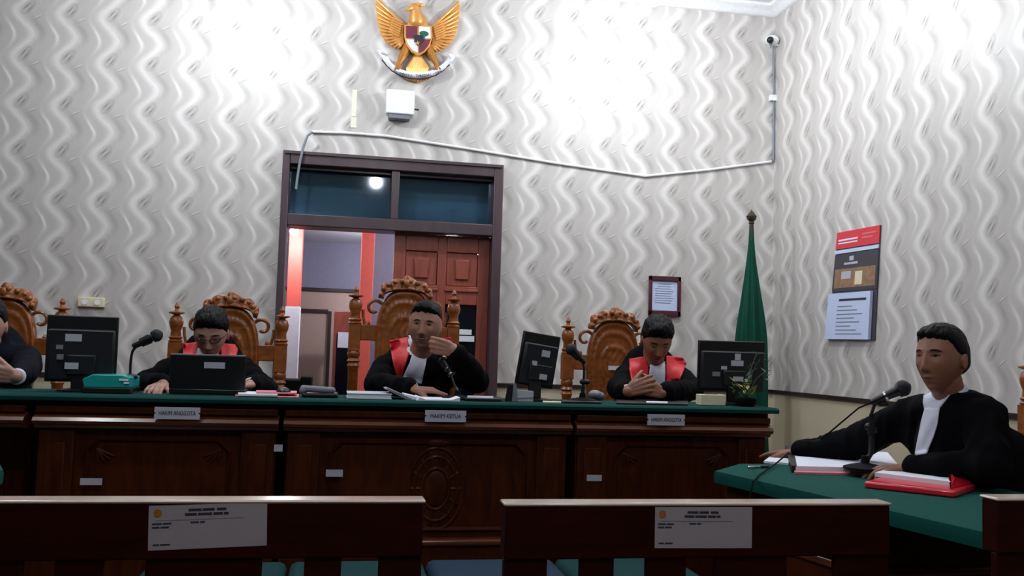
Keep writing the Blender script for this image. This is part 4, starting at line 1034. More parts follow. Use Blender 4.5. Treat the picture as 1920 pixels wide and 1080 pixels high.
# --- attorney in profile at the green table
TB = .78
hc = J(1765, 676, 2.98); HM4 = head_matrix(hc, -1.20, -.02, -.02, 1.08)
sx = V((2.36, 3.06, .98))
nk = A(1782, 752, 3.0); shr = A(1846, 782, 2.86); shl = A(1706, 782, 3.20)
wl4 = V((1.93, 3.60, TB+.035)); wr4 = A(1702, 872, 3.0); wr4.z = TB+.045
P4 = {'pelvis': V((2.54, 2.96, .58)), 'chest': A(1806, 850, 3.0), 'neck': nk, 'shl': shr, 'shr': shl, 'ell': A(1856, 880, 2.74), 'elr': A(1600, 832, 3.42),
      'wrl': wr4, 'wrr': wl4, 'knl': V((2.33, 2.84, .50)), 'knr': V((2.33, 3.08, .50)), 'ftl': V((2.36, 2.84, .02)), 'ftr': V((2.36, 3.08, .02))}
j4, rb4, fb4 = person('person in black robe with white neckband speaking into a microphone at the right table', None, hc, HM4, P4, M['skin2'], dict(top=.012, side=.006, front=.067, quiff=.010, recede=.014), 'open', M['robe'], 'robe',
    [dict(wrist=wl4, f=(-.45, .85, -.08), s=(-.8, -.5, 0), n=(0, 0, 1), curls=[.15, .2, .25, .3], thumb=(.6, .2)), dict(wrist=wr4, f=(-.75, .3, -.05), s=(.1, .9, .1), n=(0, 0, 1), curls=[.3, .35, .4, .4])], voxel=.0036, ar=.066, w=.95)
patch_px('jabot', rb4, [(1735, 765), (1728, 790), (1722, 820), (1716, 853)], [(1762, 765), (1758, 795), (1750, 820), (1738, 850)], M['white'], j4, wave=.002, fallback=3.0)
patch_px('collar', rb4, [(1732, 742), (1731, 755), (1734, 768)], [(1802, 712), (1782, 738), (1760, 768)], M['white'], j4, 8, 8, off=.004, fallback=2.95)
for p_ in (j0, j1, j2, j3, j4): settle(p_)

# ------------------------------------------------------------------ things on the judges' bench
def boxm(c, sx_, sy_, sz_, rz=0, rx=0, ry=0):
    mt = Matrix.Translation(c) @ Matrix.Rotation(rz, 4, 'Z') @ Matrix.Rotation(rx, 4, 'X') @ Matrix.Rotation(ry, 4, 'Y')
    b = MB(); b.box(-sx_/2, sx_/2, -sy_/2, sy_/2, 0, sz_, mt); return b, mt
def monitor(label, cx, cy_, z0, w_, h_, yaw, roll, stickers):
    """seen from behind: back shell towards the camera"""
    t = thing('computer_monitor', label, 'monitor', 'computer screens on the bench')
    mt = Matrix.Translation((cx, cy_, z0)) @ Matrix.Rotation(yaw, 4, 'Z') @ Matrix.Rotation(roll, 4, 'Y') @ Matrix.Rotation(.06, 4, 'X')
    b = MB(); b.box(-w_/2, w_/2, -.008, .012, 0, h_, mt); sc = ob('screen_panel', b, M['black'], t, bevel=.004)
    b = MB(); b.box(-w_/2+.008, w_/2-.008, -.034, -.006, .006, h_*.80, mt); sh_ = ob('back_shell', b, M['monitor'], t, bevel=.010)
    b = MB(); b.box(-w_/2+.01, w_/2-.01, -.037, -.0335, h_*.775, h_*.785, mt); ob('ridge', b, M['greyplastic'], sh_)
    b = MB(); b.box(-.05, .06, -.048, -.03, h_*.12, h_*.42, mt); ob('mount', b, M['monitor'], sh_, bevel=.005)
    for (u, v, a, c, mm) in stickers:
        b = MB(); b.box(u-a/2, u+a/2, -.0365 if v > .45*h_ else -.050, -.034, v-c/2, v+c/2, mt); ob('sticker', b, M[mm], sh_)
    b = MB(); q = mt @ V((0, -.025, h_*.25)); b.box(cx-.028, cx+.028, q.y-.012, q.y+.014, TZ+.01, q.z); ob('stand_neck', b, M['black'], t, bevel=.004)
    b = MB(); b.lathe([(.085, 0), (.085, .006), (.04, .012)], (cx, q.y+.015, TZ), 32); ob('stand_base', b, M['black'], t)
    return settle(t)
q = A(151, 712, 4.08); monitor('black computer screen seen from behind, next to the far left chair', q.x, 4.08, A(151, 716, 4.08).z, .272, .275, .12, 0, [(-.03, .185, .062, .030, 'paperdim'), (-.08, .145, .026, .018, 'greyplastic'), (-.075, .105, .024, .02, 'greyplastic'), (-.03, .07, .052, .026, 'paperdim')])
q = A(1000, 725, 4.08); monitor('black computer screen tilted sideways, right of the doorway', q.x, 4.08, A(1000, 724, 4.08).z, .182, .242, .16, .13, [(.02, .155, .040, .030, 'paperdim'), (-.03, .105, .020, .02, 'paperdim'), (.02, .05, .036, .024, 'paperdim')])
q = A(1369, 740, 4.09); monitor('widest black computer screen, at the right end of the bench before the flag', q.x, 4.09, A(1369, 733, 4.09).z, .325, .238, -.10, .0, [(.02, .165, .028, .03, 'paperdim'), (.018, .135, .060, .026, 'paperdim'), (-.045, .112, .028, .016, 'paperdim'), (-.085, .082, .034, .02, 'greyplastic'), (.02, .062, .050, .022, 'paperdim')])
# laptop
p0, p1 = A(317, 742, 4.02), A(460, 742, 4.02); wd = p1.x-p0.x; cx = (p0.x+p1.x)/2
t = thing('laptop', 'black laptop with raised lid on the bench in front of the man in spectacles', 'laptop')
mt = Matrix.Translation((cx, 4.0, TZ+.02)) @ Matrix.Rotation(.10, 4, 'X')
b = MB(); b.box(-wd/2, wd/2, 0, .008, 0, A(388, 665, 4.0).z-TZ-.02, mt); lid = ob('lid', b, M['black'], t, bevel=.004)
b = MB(); hz_ = A(388, 665, 4.0).z-TZ-.02; b.box(-wd/2+.004, wd/2-.004, -.0005, .0085, hz_-.004, hz_+.0015, mt); ob('lid_edge', b, M['greyplastic'], lid)
b = MB(); b.box(-.016, .080-.012, -.0018, 0, hz_-.056, hz_-.030, mt); k_ = ob('sticker', b, M['paperdim'], lid)
b = MB(); b.box(-wd/2, wd/2, 4.005-4.0+4.0, 4.21, TZ+.001, TZ+.02); 
bb = MB(); bb.box(cx-wd/2, cx+wd/2, 4.005, 4.215, TZ+.001, TZ+.02); ob('keyboard_base', bb, M['black'], t, bevel=.003); settle(t)
# microphones
def mic_body(mb_b, mb_g, p, d, L=.16):
    p, d = V(p), V(d).normalized()
    mb_b.tube([p, p+d*.02, p+d*L*.72], [.011, .0125, .017], 14); mb_b.tube([p+d*L*.70, p+d*L*.75], [.024, .025], 18)
    mb_g.tube([p+d*L*(.74+.30*k/8) for k in range(9)], [.023, .0255, .0265, .0265, .0255, .0235, .020, .014, .004], 18)
def stand_mic(label, base, neck, tip_dir, L=.15, knobs=True, group='table microphones'):
    t = thing('microphone_stand', label, 'microphone stand', group); base = V(base)
    b = MB(); b.lathe([(.07, 0), (.07, .008), (.05, .014), (.016, .02), (.012, .04)], base, 28); ob('base', b, M['blackmatte'], t)
    b = MB(); pts = [base+V((0, 0, .03))]+[V(p) for p in neck]; fine_ = []
    for i in range(len(pts)-1):
        for k in range(4):
            f = k/4; p_ = [pts[max(i-1, 0)], pts[i], pts[i+1], pts[min(i+2, len(pts)-1)]]
            fine_.append(.5*((2*p_[1])+(p_[2]-p_[0])*f+(2*p_[0]-5*p_[1]+4*p_[2]-p_[3])*f*f+(3*p_[1]-p_[0]-3*p_[2]+p_[3])*f**3))
    fine_.append(pts[-1]); b.tube(fine_, .0055, 10); b.tube([pts[0], pts[0].lerp(pts[1], .6)], .0085, 12); ob('pole', b, M['black'], t)
    if knobs:
        b = MB(); k = pts[1]; b.caps(k+V((-.005, 0, 0)), .013, k+V((.02, -.004, 0)), .011, 10); ob('knob', b, M['black'], t)
    d = V(tip_dir).normalized(); p = pts[-1]-d*.03
    b = MB(); g = MB(); mic_body(b, g, p, d, L); mb_ = ob('microphone', b, M['black'], t); ob('grille', g, M['grille'], mb_)
    b = MB(); b.tube([p+d*.035, p+d*.075], [.019, .021], 14); ob('clip', b, M['black'], t)
    for k_ in ((.085,) if knobs else (.0, .03, .085)):  # the extra chrome rings stand in for highlights on the gripped microphone
        b = MB(); b.tube([p+d*k_, p+d*(k_+.006)], [.0185+.002*(k_ < .08), .0185], 14); ob('ring', b, M['chrome'], mb_)
    return t
YM = 4.03
t = stand_mic('slim black microphone stand angled to the right, between left screen and the laptop', A(243, 742, YM), [A(244, 706, YM), A(245, 680, YM), A(249, 658, YM), A(262, 644, YM)], A(292, 629, YM)-A(252, 648, YM), .125); settle(t)
t = stand_mic('black microphone on a stand gripped by the man in front of the doorway', V((A(858, 745, 4.02).x, 4.02, TZ)), [A(852, 722, 4.06), A(846, 704, 4.09), A(841, 692, 4.11)], A(815, 650, 4.16)-A(841, 692, 4.11), .15, False); settle(t)
t = stand_mic('black microphone on a stand pointing up left before the chair with a white sticker', V((A(1092, 750, YM).x, YM, TZ)), [A(1094, 716, YM), A(1095, 700, YM), A(1094, 684, YM), A(1088, 672, YM)], A(1066, 652, YM)-A(1088, 674, YM), .11); settle(t)
# papers and folders on the bench
def sheets(name, label, cat, pxs, z, m, th=.003, group=None, y0=3.86, bev=.0, mt=None):
    """flat item from four top points (x, y)"""
    b = MB(); b.prism([(p[0], p[1]) for p in pxs], (0, 0, th), (0, 0, z), (1, 0, 0), (0, 1, 0)); o = ob(name, b, m, bevel=bev)
    tag(o, label, cat, group); return settle(o)
X = lambda px, y: A(px, 745, y).x
def quad(x0, x1, y0, y1, sk=0): return [(X(x0, y0), y0), (X(x1, y0), y0), (X(x1, y1)+sk, y1), (X(x0, y1)+sk, y1)]
# teal document tray
t = thing('document_tray', 'teal plastic folder tray lying open on the bench beside the left screen', 'tray')
x0, x1 = X(156, 3.92), X(240, 3.92); b = MB(); b.box(x0-.01, x1+.005, 3.93, 4.13, TZ, TZ+.022); ob('base', b, M['black'], t, bevel=.003)
b = MB(); b.prism([(x0-.005, TZ+.022), (x1, TZ+.022), (x1, TZ+.066), (x1-.03, TZ+.075), (x0+.025, TZ+.075), (x0-.012, TZ+.055)], (0, .19, 0), (0, 3.935, 0)); ob('folder', b, M['teal'], t, bevel=.004)
b = MB(); b.box(x1-.04, x1-.006, 3.930, 3.934, TZ+.052, TZ+.060); b.box(x1-.022, x1-.002, 3.930, 3.934, TZ+.040, TZ+.047); ob('tab', b, M['paper'], t); settle(t)
t = thing('pink_folder', 'pink folder with white papers lying right of the laptop', 'folder')
b = MB(); b.prism(quad(441, 560, 3.88, 4.12), (0, 0, .004), (0, 0, TZ), (1, 0, 0), (0, 1, 0)); ob('cover', b, M['pinkpaper'], t)
b = MB(); b.prism(quad(446, 520, 3.875, 4.10), (0, 0, .008), (0, 0, TZ+.004), (1, 0, 0), (0, 1, 0)); ob('papers', b, M['paper'], t)
b = MB(); b.prism(quad(480, 556, 3.93, 4.11), (0, 0, .006), (0, 0, TZ+.012), (1, 0, 0), (0, 1, 0)); ob('flap', b, M['pinkpaper'], t); settle(t)
def phone(label, px, y, rz=.2, s=1):
    t = thing('mobile_phone', label, 'phone', 'dark phones on the bench'); c = V((X(px, y), y, TZ)); b, mt_ = boxm(c, .075*s, .15*s, .009, rz); ob('case', b, M['black'], t, bevel=.003)
    mt2 = mt_ @ Matrix.Translation((0, 0, .009)); b = MB(); b.box(-.033*s, .033*s, -.07*s, .07*s, 0, .0012, mt2); ob('screen', b, M['darkglass'], t); return settle(t)
t = thing('telephone', 'dark desk telephone lying low on the bench between pink folder and white books', 'telephone')
c = X(600, 4.0); b = MB(); b.box(c-.075, c+.075, 3.93, 4.10, TZ, TZ+.018); ob('body', b, M['black'], t, bevel=.006)
b = MB(); b.caps((c-.07, 3.95, TZ+.036), .014, (c+.05, 3.96, TZ+.030), .014, 10); b.caps((c-.07, 3.95, TZ+.03), .016, (c-.07, 3.97, TZ+.024), .016, 10); ob('handset', b, M['greyplastic'], t); settle(t)
b = MB(); c = X(531, 4.0); b.ell((c, 4.0, TZ+.019), (.03, .045, .018)); b.caps((c, 4.0, TZ+.012), .014, (c+.02, 4.09, TZ+.012), .006, 8); tag(settle(ob('computer_mouse', b, M['black'])), 'black computer mouse lying on the pink folder', 'computer mouse')
# fix: pink folder thickness holds the mouse
t = thing('book_stack', 'white thick book lying flat on the bench left of the man with the microphone', 'book')
x0, x1 = X(652, 3.92), X(733, 3.92); b = MB(); b.box(x0, x1, 3.90, 4.12, TZ+.003, TZ+.020); ob('pages', b, M['paper'], t)
b = MB(); b.box(x0-.004, x1+.004, 3.897, 4.124, TZ, TZ+.003); b.box(x0-.004, x1+.004, 3.897, 4.124, TZ+.020, TZ+.023); ob('cover', b, M['paperdim'], t, bevel=.001); settle(t)
t = thing('open_book', 'open book with grey raised cover by the right hand sleeve of the microphone holder', 'book')
b = MB(); x0 = X(722, 3.92); x1 = X(772, 3.92); b.prism([(x0, TZ+.042), (x0+.01, TZ+.046), (x1, TZ+.004), (x1, TZ), (x1-.02, TZ)], (0, .18, 0), (0, 3.92, 0)); ob('cover', b, M['greyplastic'], t)
b = MB(); b.prism([(x1-.03, TZ+.0), (x1+.035, TZ), (x1+.035, TZ+.008), (x1-.03, TZ+.022)], (0, .17, 0), (0, 3.925, 0)); ob('pages', b, M['paper'], t); settle(t)
b = MB(); x0 = X(782, 3.86); x1 = X(862, 3.86); b.prism([(x0, TZ), (x1, TZ), (x1+.001, TZ+.017), (x1-.035, TZ+.006), (x0+.035, TZ+.006), (x0+.01, TZ+.014)], (0, .22, 0), (0, 3.85, 0)); tag(settle(ob('paper_sheets', b, M['paper'])), 'loose white sheets under the hand of the man with the microphone', 'paper')
sheets('black_folder', 'black folder with papers on the bench just right of the microphone holder', 'folder', quad(872, 940, 3.90, 4.12), TZ, M['black'], .01)
sheets('paper_sheets', 'pinkish papers on top of the black folder below the door frame', 'paper', quad(876, 925, 3.93, 4.1), TZ+.0102, M['paperdim'], .004)
# blue-grey document bundle leaning by the tilted screen
t = thing('document_bundle', 'bundle of grey papers with black spine standing beside the tilted screen', 'papers')
x0 = X(948, 3.95); b = MB(); b.prism([(x0, TZ), (x0+.03, TZ), (x0+.035, TZ+.075), (x0+.012, TZ+.07)], (0, .02, 0), (0, 3.95, 0)); ob('spine', b, M['black'], t)
b = MB(); b.prism([(x0+.028, TZ), (x0+.055, TZ), (x0+.045, TZ+.075), (x0+.034, TZ+.08)], (0, .05, 0), (0, 3.945, 0)); ob('cover', b, M['greyplastic'], t)
b = MB(); b.prism([(x0+.05, TZ+.012), (x0+.125, TZ+.020), (x0+.125, TZ+.045), (x0+.05, TZ+.050)], (0, .05, 0), (0, 3.95, 0)); b.box(x0+.05, x0+.125, 3.955, 3.995, TZ, TZ+.02); ob('papers', b, M['paperdim'], t); settle(t)
sheets('paper_sheets', 'small pale papers at the foot of the tilted screen', 'paper', quad(1018, 1052, 3.86, 3.95), TZ, M['cream'], .005)
sheets('black_folder', 'flat black folder before the chair with a white sticker', 'folder', quad(1056, 1128, 3.88, 4.0), TZ, M['black'], .007)
b = MB()
for k in range(7): b.ell((X(1118, 4.12)+.01*math.sin(k*2.3), 4.12+.012*math.cos(k*1.9), TZ+.02+.005*(k % 3)), (.032, .03, .022-.002*(k % 2)), None, 12, 8)
tag(settle(ob('plastic_bag', b, M['greyplastic'])), 'crumpled grey plastic bag by the elbow of the man with clasped hands', 'bag')
sheets('black_folder', 'flat black folder under the clasped hands', 'folder', quad(1156, 1290, 3.88, 4.21), TZ, M['black'], .006)
sheets('paper_sheets', 'white sheet on the black folder under the clasped hands', 'paper', quad(1212, 1252, 3.90, 4.0), TZ+.0062, M['paper'], .004)
t = thing('tissue_box', 'cream cardboard box on the bench in front of the widest screen', 'box')
x0, x1 = X(1314, 3.93), X(1361, 3.93); b = MB(); b.box(x0, x1, 3.93, 3.99, TZ, TZ+.049); ob('carton', b, M['cream'], t, bevel=.003); b = MB(); b.box(x0+.03, x1-.03, 3.95, 3.97, TZ+.049, TZ+.051); ob('slot', b, M['ink'], t); settle(t)
sheets('tray', 'thin dark tray running under the plant at the right end of the bench', 'tray', quad(1340, 1432, 3.87, 3.99), TZ, M['blackmatte'], .006) if False else None
# plant at the right end
t = thing('potted_plant', 'small plant with yellow green leaves at the right end of the bench beside the screen', 'plant')
cx = X(1402, 3.92); rnd = random.Random(3)
b = MB(); b.lathe([(.035, 0), (.045, .01), (.05, .035), (.046, .04), (.001, .036)], (cx, 3.94, TZ), 20); ob('pot', b, M['blackmatte'], t)
bs = MB(); stems = []
for k in range(15):
    a = rnd.uniform(0, 2*PI); rr = rnd.uniform(.02, .085); hh = rnd.uniform(.02, .09) if k > 5 else rnd.uniform(.10, .24)
    tip = V((cx+rr*math.cos(a)*.9+(.03 if k < 6 else 0), 3.93+rr*math.sin(a)*.5, TZ+.03+hh)); stems.append(tip)
    bs.tube([(cx, 3.94, TZ+.034), ((cx+tip.x)/2, (3.94+tip.y)/2, TZ+.03+hh*.7), tip], .0018, 6)
ob('stems', bs, M['leafgreen'], t)
for k, tip in enumerate(stems):
    b = MB()
    for q_ in range(4):
        a = rnd.uniform(0, 2*PI); d = V((math.cos(a), math.sin(a)*.6, rnd.uniform(-.6, .8))).normalized(); L = rnd.uniform(.025, .045); s_ = d.cross(V((0, 0, 1))).normalized(); o_ = tip-V((0, 0, .012*q_))
        n_ = s_.cross(d)
        b.add([o_, o_+d*L*.35+s_*L*.22+n_*.002, o_+d*L, o_+d*L*.35-s_*L*.22+n_*.002, o_+d*L*.4-n_*.002], [(0, 1, 4), (1, 2, 4), (2, 3, 4), (3, 0, 4), (0, 3, 2, 1)])
    ob('leaf_cluster', b, M['leafyellow' if k > 7 else 'leafgreen'], t)
settle(t)

# ------------------------------------------------------------------ green tables on the floor
def green_table(label, corners, z, ymin=-9):
    """corners anticlockwise (x, y)"""
    t = thing('side_table', label, 'table', 'green covered tables'); P = [V((x, y, 0)) for x, y in corners]
    b = MB(); n = len(P); c = sum(P, V())/n
    rings = [(1.0, z-.045), (1.004, z-.030), (1.004, z-.012), (.997, z-.002), (.985, z)]
    vs = [c+(p-c)*k+V((0, 0, zz)) for k, zz in rings for p in P]; fs = []
    for j in range(len(rings)-1):
        for i in range(n): fs.append((j*n+i, j*n+(i+1) % n, (j+1)*n+(i+1) % n, (j+1)*n+i))
    fs += [tuple(range(n-1, -1, -1)), tuple((len(rings)-1)*n+i for i in range(n))]; b.add(vs, fs); ob('cloth_top', b, M['greencloth'], t)
    P_ = [V((p.x+(ymin-p.y)*(-.19 if p.y < ymin and p.x > 0 else 0), max(p.y, ymin), 0)) for p in P]; c = sum(P_, V())/n; P = P_
    Q = [c+(p-c)*.90 for p in P]
    b = MB(); b.add([q+V((0, 0, zz)) for zz in (z-.20, z-.045) for q in Q], [tuple(range(n-1, -1, -1)), tuple(range(n, 2*n))]+[(i, (i+1) % n, n+(i+1) % n, n+i) for i in range(n)]); ob('apron', b, M['bench'], t, bevel=.004)
    Q2 = [c+(p-c)*.86 for p in P]
    b = MB(); b.add([q+V((0, 0, zz)) for zz in (.06, z-.20) for q in Q2], [tuple(range(n-1, -1, -1)), tuple(range(n, 2*n))]+[(i, (i+1) % n, n+(i+1) % n, n+i) for i in range(n)]); ob('body', b, M['bench'], t, bevel=.004)
    for zz in (.06, .24, .33, z-.235):
        Q3 = [c+(p-c)*.885 for p in P]; b = MB(); b.add([q+V((0, 0, z_)) for z_ in (zz, zz+.03) for q in Q3], [tuple(range(n-1, -1, -1)), tuple(range(n, 2*n))]+[(i, (i+1) % n, n+(i+1) % n, n+i) for i in range(n)]); ob('moulding', b, M['bench_trim'], t, bevel=.008)
    for q in Q:
        b = MB(); b.lathe([(.03, 0), (.035, .03), (.028, .06), (.03, z-.2)], (q.x, q.y, 0), 14); ob('leg', b, M['bench'], t)
    return settle(t)
c0 = Az(1340, 882, TB); c1 = Az(1870, 1002, TB)
ld = V((c1.x-c0.x, c1.y-c0.y)); ld = V((c1.x-c0.x, c1.y-c0.y, 0)).normalized(); rd = V((-ld.y, ld.x, 0))
c0 = V((c0.x, c0.y, 0)); near = c0+ld*1.36; bl = V((*Az(1385, 869, TB).xy, 0)); W_T = .74
green_table('green covered side table of the attorney in front of the right wall', [tuple(c0.xy), tuple(near.xy), tuple((near+rd*W_T).xy), tuple((bl+rd*(W_T-.18)+ld*.10).xy), tuple(bl.xy)], TB, 2.52)
cl = Az(17, 876, TB)
green_table('green covered side table at the left edge, only its corner showing', [(cl.x-.62, cl.y-1.3), (cl.x-.02, cl.y-1.3), (cl.x, cl.y-.05), (cl.x-.06, cl.y+.10), (cl.x-.62, cl.y+.10)], TB, 2.70)
TT = TB+.0005
def zp(px, py): q = Az(px, py, TT); return (q.x, q.y)
# white open papers
t = thing('case_file', 'large white open document pile lying on the green table before the attorney', 'papers')
b = MB(); b.prism([zp(1490, 889), zp(1668, 893), zp(1690, 887), zp(1668, 860), zp(1478, 849)], (0, 0, .008), (0, 0, TT), (1, 0, 0), (0, 1, 0)); ob('folder_cover', b, M['pinkpaper'], t)
b = MB(); b.prism([zp(1492, 886), zp(1640, 889), zp(1685, 884), zp(1664, 858), zp(1482, 848)], (0, 0, .016), (0, 0, TT+.008), (1, 0, 0), (0, 1, 0)); ob('papers', b, M['paper'], t)
b = MB(); b.prism([zp(1484, 886), zp(1494, 886), zp(1486, 846), zp(1472, 846)], (0, 0, .026), (0, 0, TT), (1, 0, 0), (0, 1, 0)); ob('spine', b, M['black'], t); settle(t)
b = MB(); b.prism([zp(1432, 868), zp(1478, 872), zp(1480, 858), zp(1448, 856)], (0, 0, .008), (0, 0, TT), (1, 0, 0), (0, 1, 0)); tag(settle(ob('paper_sheets', b, M['paper'])), 'white sheets under the outstretched hand at the far end of the green table', 'paper')
t = thing('pen', 'silver and black pen lying near the far corner of the green table', 'pen')
b = MB(); p0 = V((*zp(1404, 879), TT+.006)); p1 = V((*zp(1440, 878), TT+.006)); b.caps(p0, .005, p0.lerp(p1, .6), .005, 8); ob('barrel', b, M['chrome'], t); b = MB(); b.caps(p0.lerp(p1, .6), .0055, p1, .005, 8); ob('cap', b, M['black'], t); settle(t)
# red plastic folder with papers
t = thing('plastic_folder', 'shiny red plastic folder stuffed with white papers on the green table', 'folder')
a0, a1, a2, a3 = zp(1620, 915), zp(1790, 934), zp(1850, 913), zp(1690, 893)
b = MB(); b.prism([a0, a1, a2, a3], (0, 0, .022), (0, 0, TT), (1, 0, 0), (0, 1, 0)); ob('cover', b, M['redplastic'], t, bevel=.006)
b = MB(); z3 = TT+.024
b.add([V((*zp(1782, 930), z3)), V((*zp(1858, 912), z3)), V((*zp(1852, 905), z3+.03)), V((*zp(1776, 905), z3+.04)), V((*zp(1790, 922), z3+.02))], [(0, 1, 2, 3), (0, 3, 4)]); ob('flap', b, M['redplastic'], t, solid=.003)
b = MB(); b.prism([zp(1640, 905), zp(1785, 924), zp(1778, 906), zp(1690, 891)], (0, 0, .014), (0, 0, TT+.022), (1, 0, 0), (0, 1, 0)); ob('papers', b, M['paper'], t); settle(t)
# attorney's microphone
bp_ = Az(1622, 893, TB); bs_ = V((bp_.x, bp_.y, TT+.024)); ym = bp_.y
t = thing('microphone_stand', 'black desk microphone with cable before the attorney at the green table', 'microphone stand', None)
b = MB(); b.lathe([(.078, 0), (.078, .008), (.055, .016), (.016, .024), (.013, .05)], V((bp_.x, bp_.y, TT+.025)), 32); ob('base', b, M['blackmatte'], t)
pt = [V((bp_.x, bp_.y, TT+.05)), A(1633, 850, ym), A(1635, 800, ym), A(1634, 776, ym), A(1640, 758, ym-.01), A(1652, 750, ym-.02)]
b = MB(); b.tube(pt[:3], .010, 12); b.tube(pt[2:4], .0085, 10); b.tube(pt[3:], .006, 10); b.tube([A(1633, 815, ym), A(1635, 790, ym)], .013, 12); ob('pole', b, M['black'], t)
b = MB(); b.caps(A(1628, 800, ym), .014, A(1640, 806, ym), .012, 10); ob('knob', b, M['black'], t)
m0 = A(1640, 752, ym-.01); m1 = A(1706, 722, ym-.09); dd = (m1-m0).normalized(); LL = (m1-m0).length
b = MB(); g = MB(); b.tube([m0-dd*.01, m0+dd*.02, m0+dd*LL*.68], [.012, .0145, .020], 16); b.tube([m0+dd*LL*.66, m0+dd*LL*.73], [.027, .028], 20)
g.tube([m0+dd*LL*(.72+.30*k/8) for k in range(9)], [.026, .029, .030, .030, .029, .0265, .022, .015, .004], 20)
mm_ = ob('microphone', b, M['black'], t); ob('grille', g, M['grille'], mm_)
b = MB(); b.tube([m0+dd*LL*.30, m0+dd*LL*.36], [.0185, .019], 16); ob('ring', b, M['chrome'], mm_)
b = MB(); b.tube([m0+dd*.02-V((0, 0, .012)), A(1650, 757, ym-.02), A(1665, 757, ym-.03)], [.010, .012, .010], 10); ob('clip', b, M['black'], t)
cb = [m0-dd*.01, A(1610, 765, ym), A(1580, 790, ym+.02), A(1540, 824, ym+.04), V((*zp(1500, 852), TT+.05)), V((*zp(1450, 878), TT+.01)), V((*zp(1424, 893), TT+.006)), V((*zp(1412, 905), TT+.004))]
c_last = cb[-1]; cb += [c_last+V((-.02, -.02, -.05)), c_last+V((-.03, -.03, -.35))]
b = MB(); b.tube(cb, .0032, 8); ob('cable', b, M['blackmatte'], t)
settle(t)

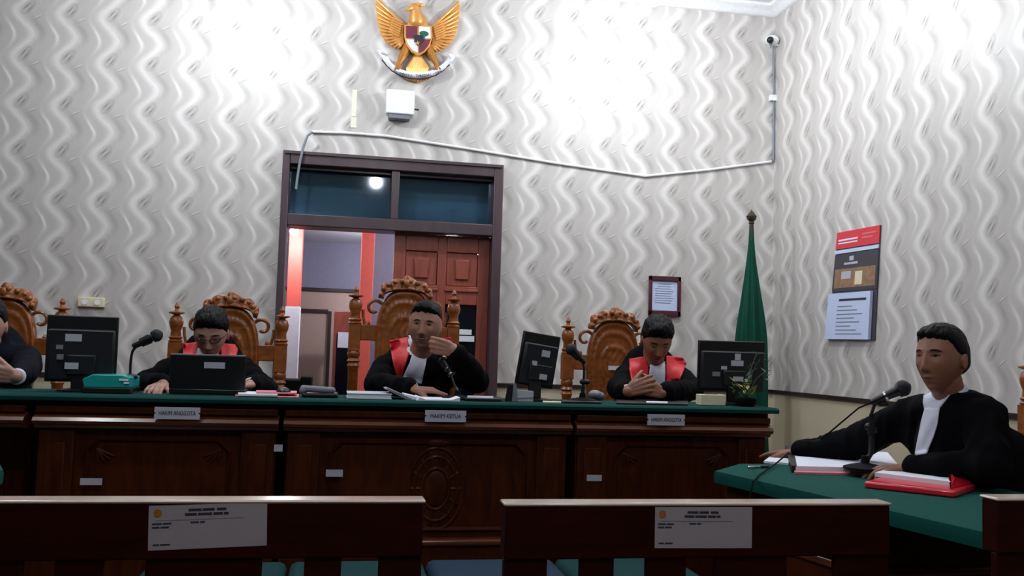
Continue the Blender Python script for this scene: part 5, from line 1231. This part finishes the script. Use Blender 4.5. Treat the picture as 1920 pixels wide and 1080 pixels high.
# ------------------------------------------------------------------ public benches in front
M['labelpaper'] = mat('label_paper_dimmed', (156, 146, 152), .7, var=.04)  # white paper, with the dim light on it put into the colour
def pew(label, x0, x1, yb, zt, gaps, label_px=None, end_l=True):
    t = thing('wooden_pew', label, 'bench', 'wooden pews in front'); th = .064
    b = MB(); b.box(x0, x1, yb, yb+th, zt-.008, zt); b.bm.verts.ensure_lookup_table(); ob('top_edge', b, M['pew_top'], t, bevel=.006)['label'] = 'top edge with lamp light and sheen painted pale'
    b = MB(); b.box(x0+.004, x1-.004, yb+.003, yb+th-.004, zt-.13, zt-.008); ob('backrest', b, M['pew'], t, bevel=.004)
    lo = .30
    edges = [x0+.004]+[e for g in gaps for e in g]+[x1-.004]
    for k in range(0, len(edges), 2):
        if edges[k+1]-edges[k] > .02: b = MB(); b.box(edges[k], edges[k+1], yb+.010, yb+.030, .44, zt-.13); ob('slat', b, M['pew'], t, bevel=.003)
    b = MB(); b.box(x0+.004, x1-.004, yb+.004, yb+.034, .36, .44); ob('lower_rail', b, M['pew'], t, bevel=.004)
    b = MB(); b.box(x0, x1, yb+.035, yb+.46, .41, .44); ob('seat', b, M['pew'], t, bevel=.006)
    for x in (x0+.03, x1-.03):
        for y in (yb+.02, yb+.42): b = MB(); b.box(x-.025, x+.025, y-.02, y+.02, 0, .41 if y > yb+.1 else .44); ob('leg', b, M['pew'], t, bevel=.004)
    if label_px:
        (ax, ay), (bx, by), (cx_, cy_), (dx, dy) = label_px; P = [A(x, y, yb) for x, y in label_px]
        b = MB(); b.prism([(p.x, p.z) for p in P], (0, .0012, 0), (0, yb+.0015, 0)); lab = ob('inventory_label', b, M['labelpaper'], t)
        lab['label'] = 'white printed inventory label'
        O, U_, V_ = P[3], P[2]-P[3], P[0]-P[3]                          # origin bottom left
        def pl(u, v): q = O+U_*u+V_*v; return V((q.x, yb+.001, q.z))
        def bar(u0, u1, v, h, m=M['ink']):
            b = MB(); b.prism([((pl(u0, v)).x, pl(u0, v).z), (pl(u1, v).x, pl(u1, v).z), (pl(u1, v+h).x, pl(u1, v+h).z), (pl(u0, v+h).x, pl(u0, v+h).z)], (0, .0006, 0), (0, yb+.0009, 0)); return ob('printed_line', b, m, lab)
        ex = U_.normalized(); ez = V((-ex.z, 0, ex.x)); W_ = U_.length
        bar(.05, .80, .66, .010, M['inklight'])
        c = pl(.075, .83); b = MB(); b.lathe([(.0088, 0), (.0088, .0006)], (c.x, yb+.0012, c.z), 20, Matrix.Rotation(PI/2, 3, 'X')); ob('crest', b, M['golddark'], lab)
        for v_, runs in ((.85, ((.33, .44), (.45, .55), (.57, .65))), (.75, ((.30, .40), (.41, .53), (.54, .62), (.63, .67)))):
            for u0, u1 in runs: bar(u0, u1, v_, .055)
        for v_, runs in ((.57, ((.03, .11), (.12, .19))), (.49, ((.03, .09), (.10, .17))), (.58, ((.35, .42), (.43, .47))), (.10, ((.04, .09), (.10, .18)))):
            for u0, u1 in runs: bar(u0, u1, v_, .035)
    return settle(t)
Y1 = 2.14; gx = lambda a, y: A(a, 1060, y).x
pew('left wooden pew with a large white label on its back', -1.25, A(799, 930, Y1).x, Y1, .852, [(gx(-80, Y1), gx(-20, Y1)), (gx(38, Y1), gx(100, Y1)), (gx(190, Y1), gx(270, Y1)), (gx(490, Y1), gx(570, Y1)), (gx(640, Y1), gx(710, Y1))], [(279, 949), (501, 942), (500, 1023), (277, 1033)])
Y2 = 2.09
pew('middle wooden pew with a smaller white label on its back', A(946, 940, Y2).x, A(1673, 940, Y2).x, Y2, .853, [(gx(1028, Y2), gx(1090, Y2)), (gx(1154, Y2), gx(1215, Y2)), (gx(1290, Y2), gx(1345, Y2)), (gx(1480, Y2), gx(1570, Y2))], [(1229, 951), (1411, 951), (1410, 1028), (1228, 1028)])
Y3 = 1.93
pew('wooden pew cut off at the right edge of the picture', A(1870, 930, Y3).x, 2.62, Y3, A(1900, 934, 1.93).z, [(A(1980, 1060, Y3).x, A(2050, 1060, Y3).x)])
# low bench with teal cushions between pews and judges
t = thing('cushioned_bench', 'low bench with teal and blue cushions between the wooden pews and the judges bench', 'bench')
b = MB(); b.box(-.62, 1.30, 2.95, 3.38, .28, .34); ob('seat_board', b, M['bench'], t, bevel=.004)
for i in range(4):
    x0 = -.61+i*.48; b = MB(); b.box(x0, x0+.47, 2.94, 3.38, .34, .44); b2 = ob('cushion', b, M['bluecushion'] if i in (2,) else M['tealcushion'], t, bevel=.025)
for x in (-.58, .34, 1.26):
    for y in (3.0, 3.33): b = MB(); b.box(x-.025, x+.025, y-.025, y+.025, 0, .28); ob('leg', b, M['bench'], t, bevel=.003)
settle(t)
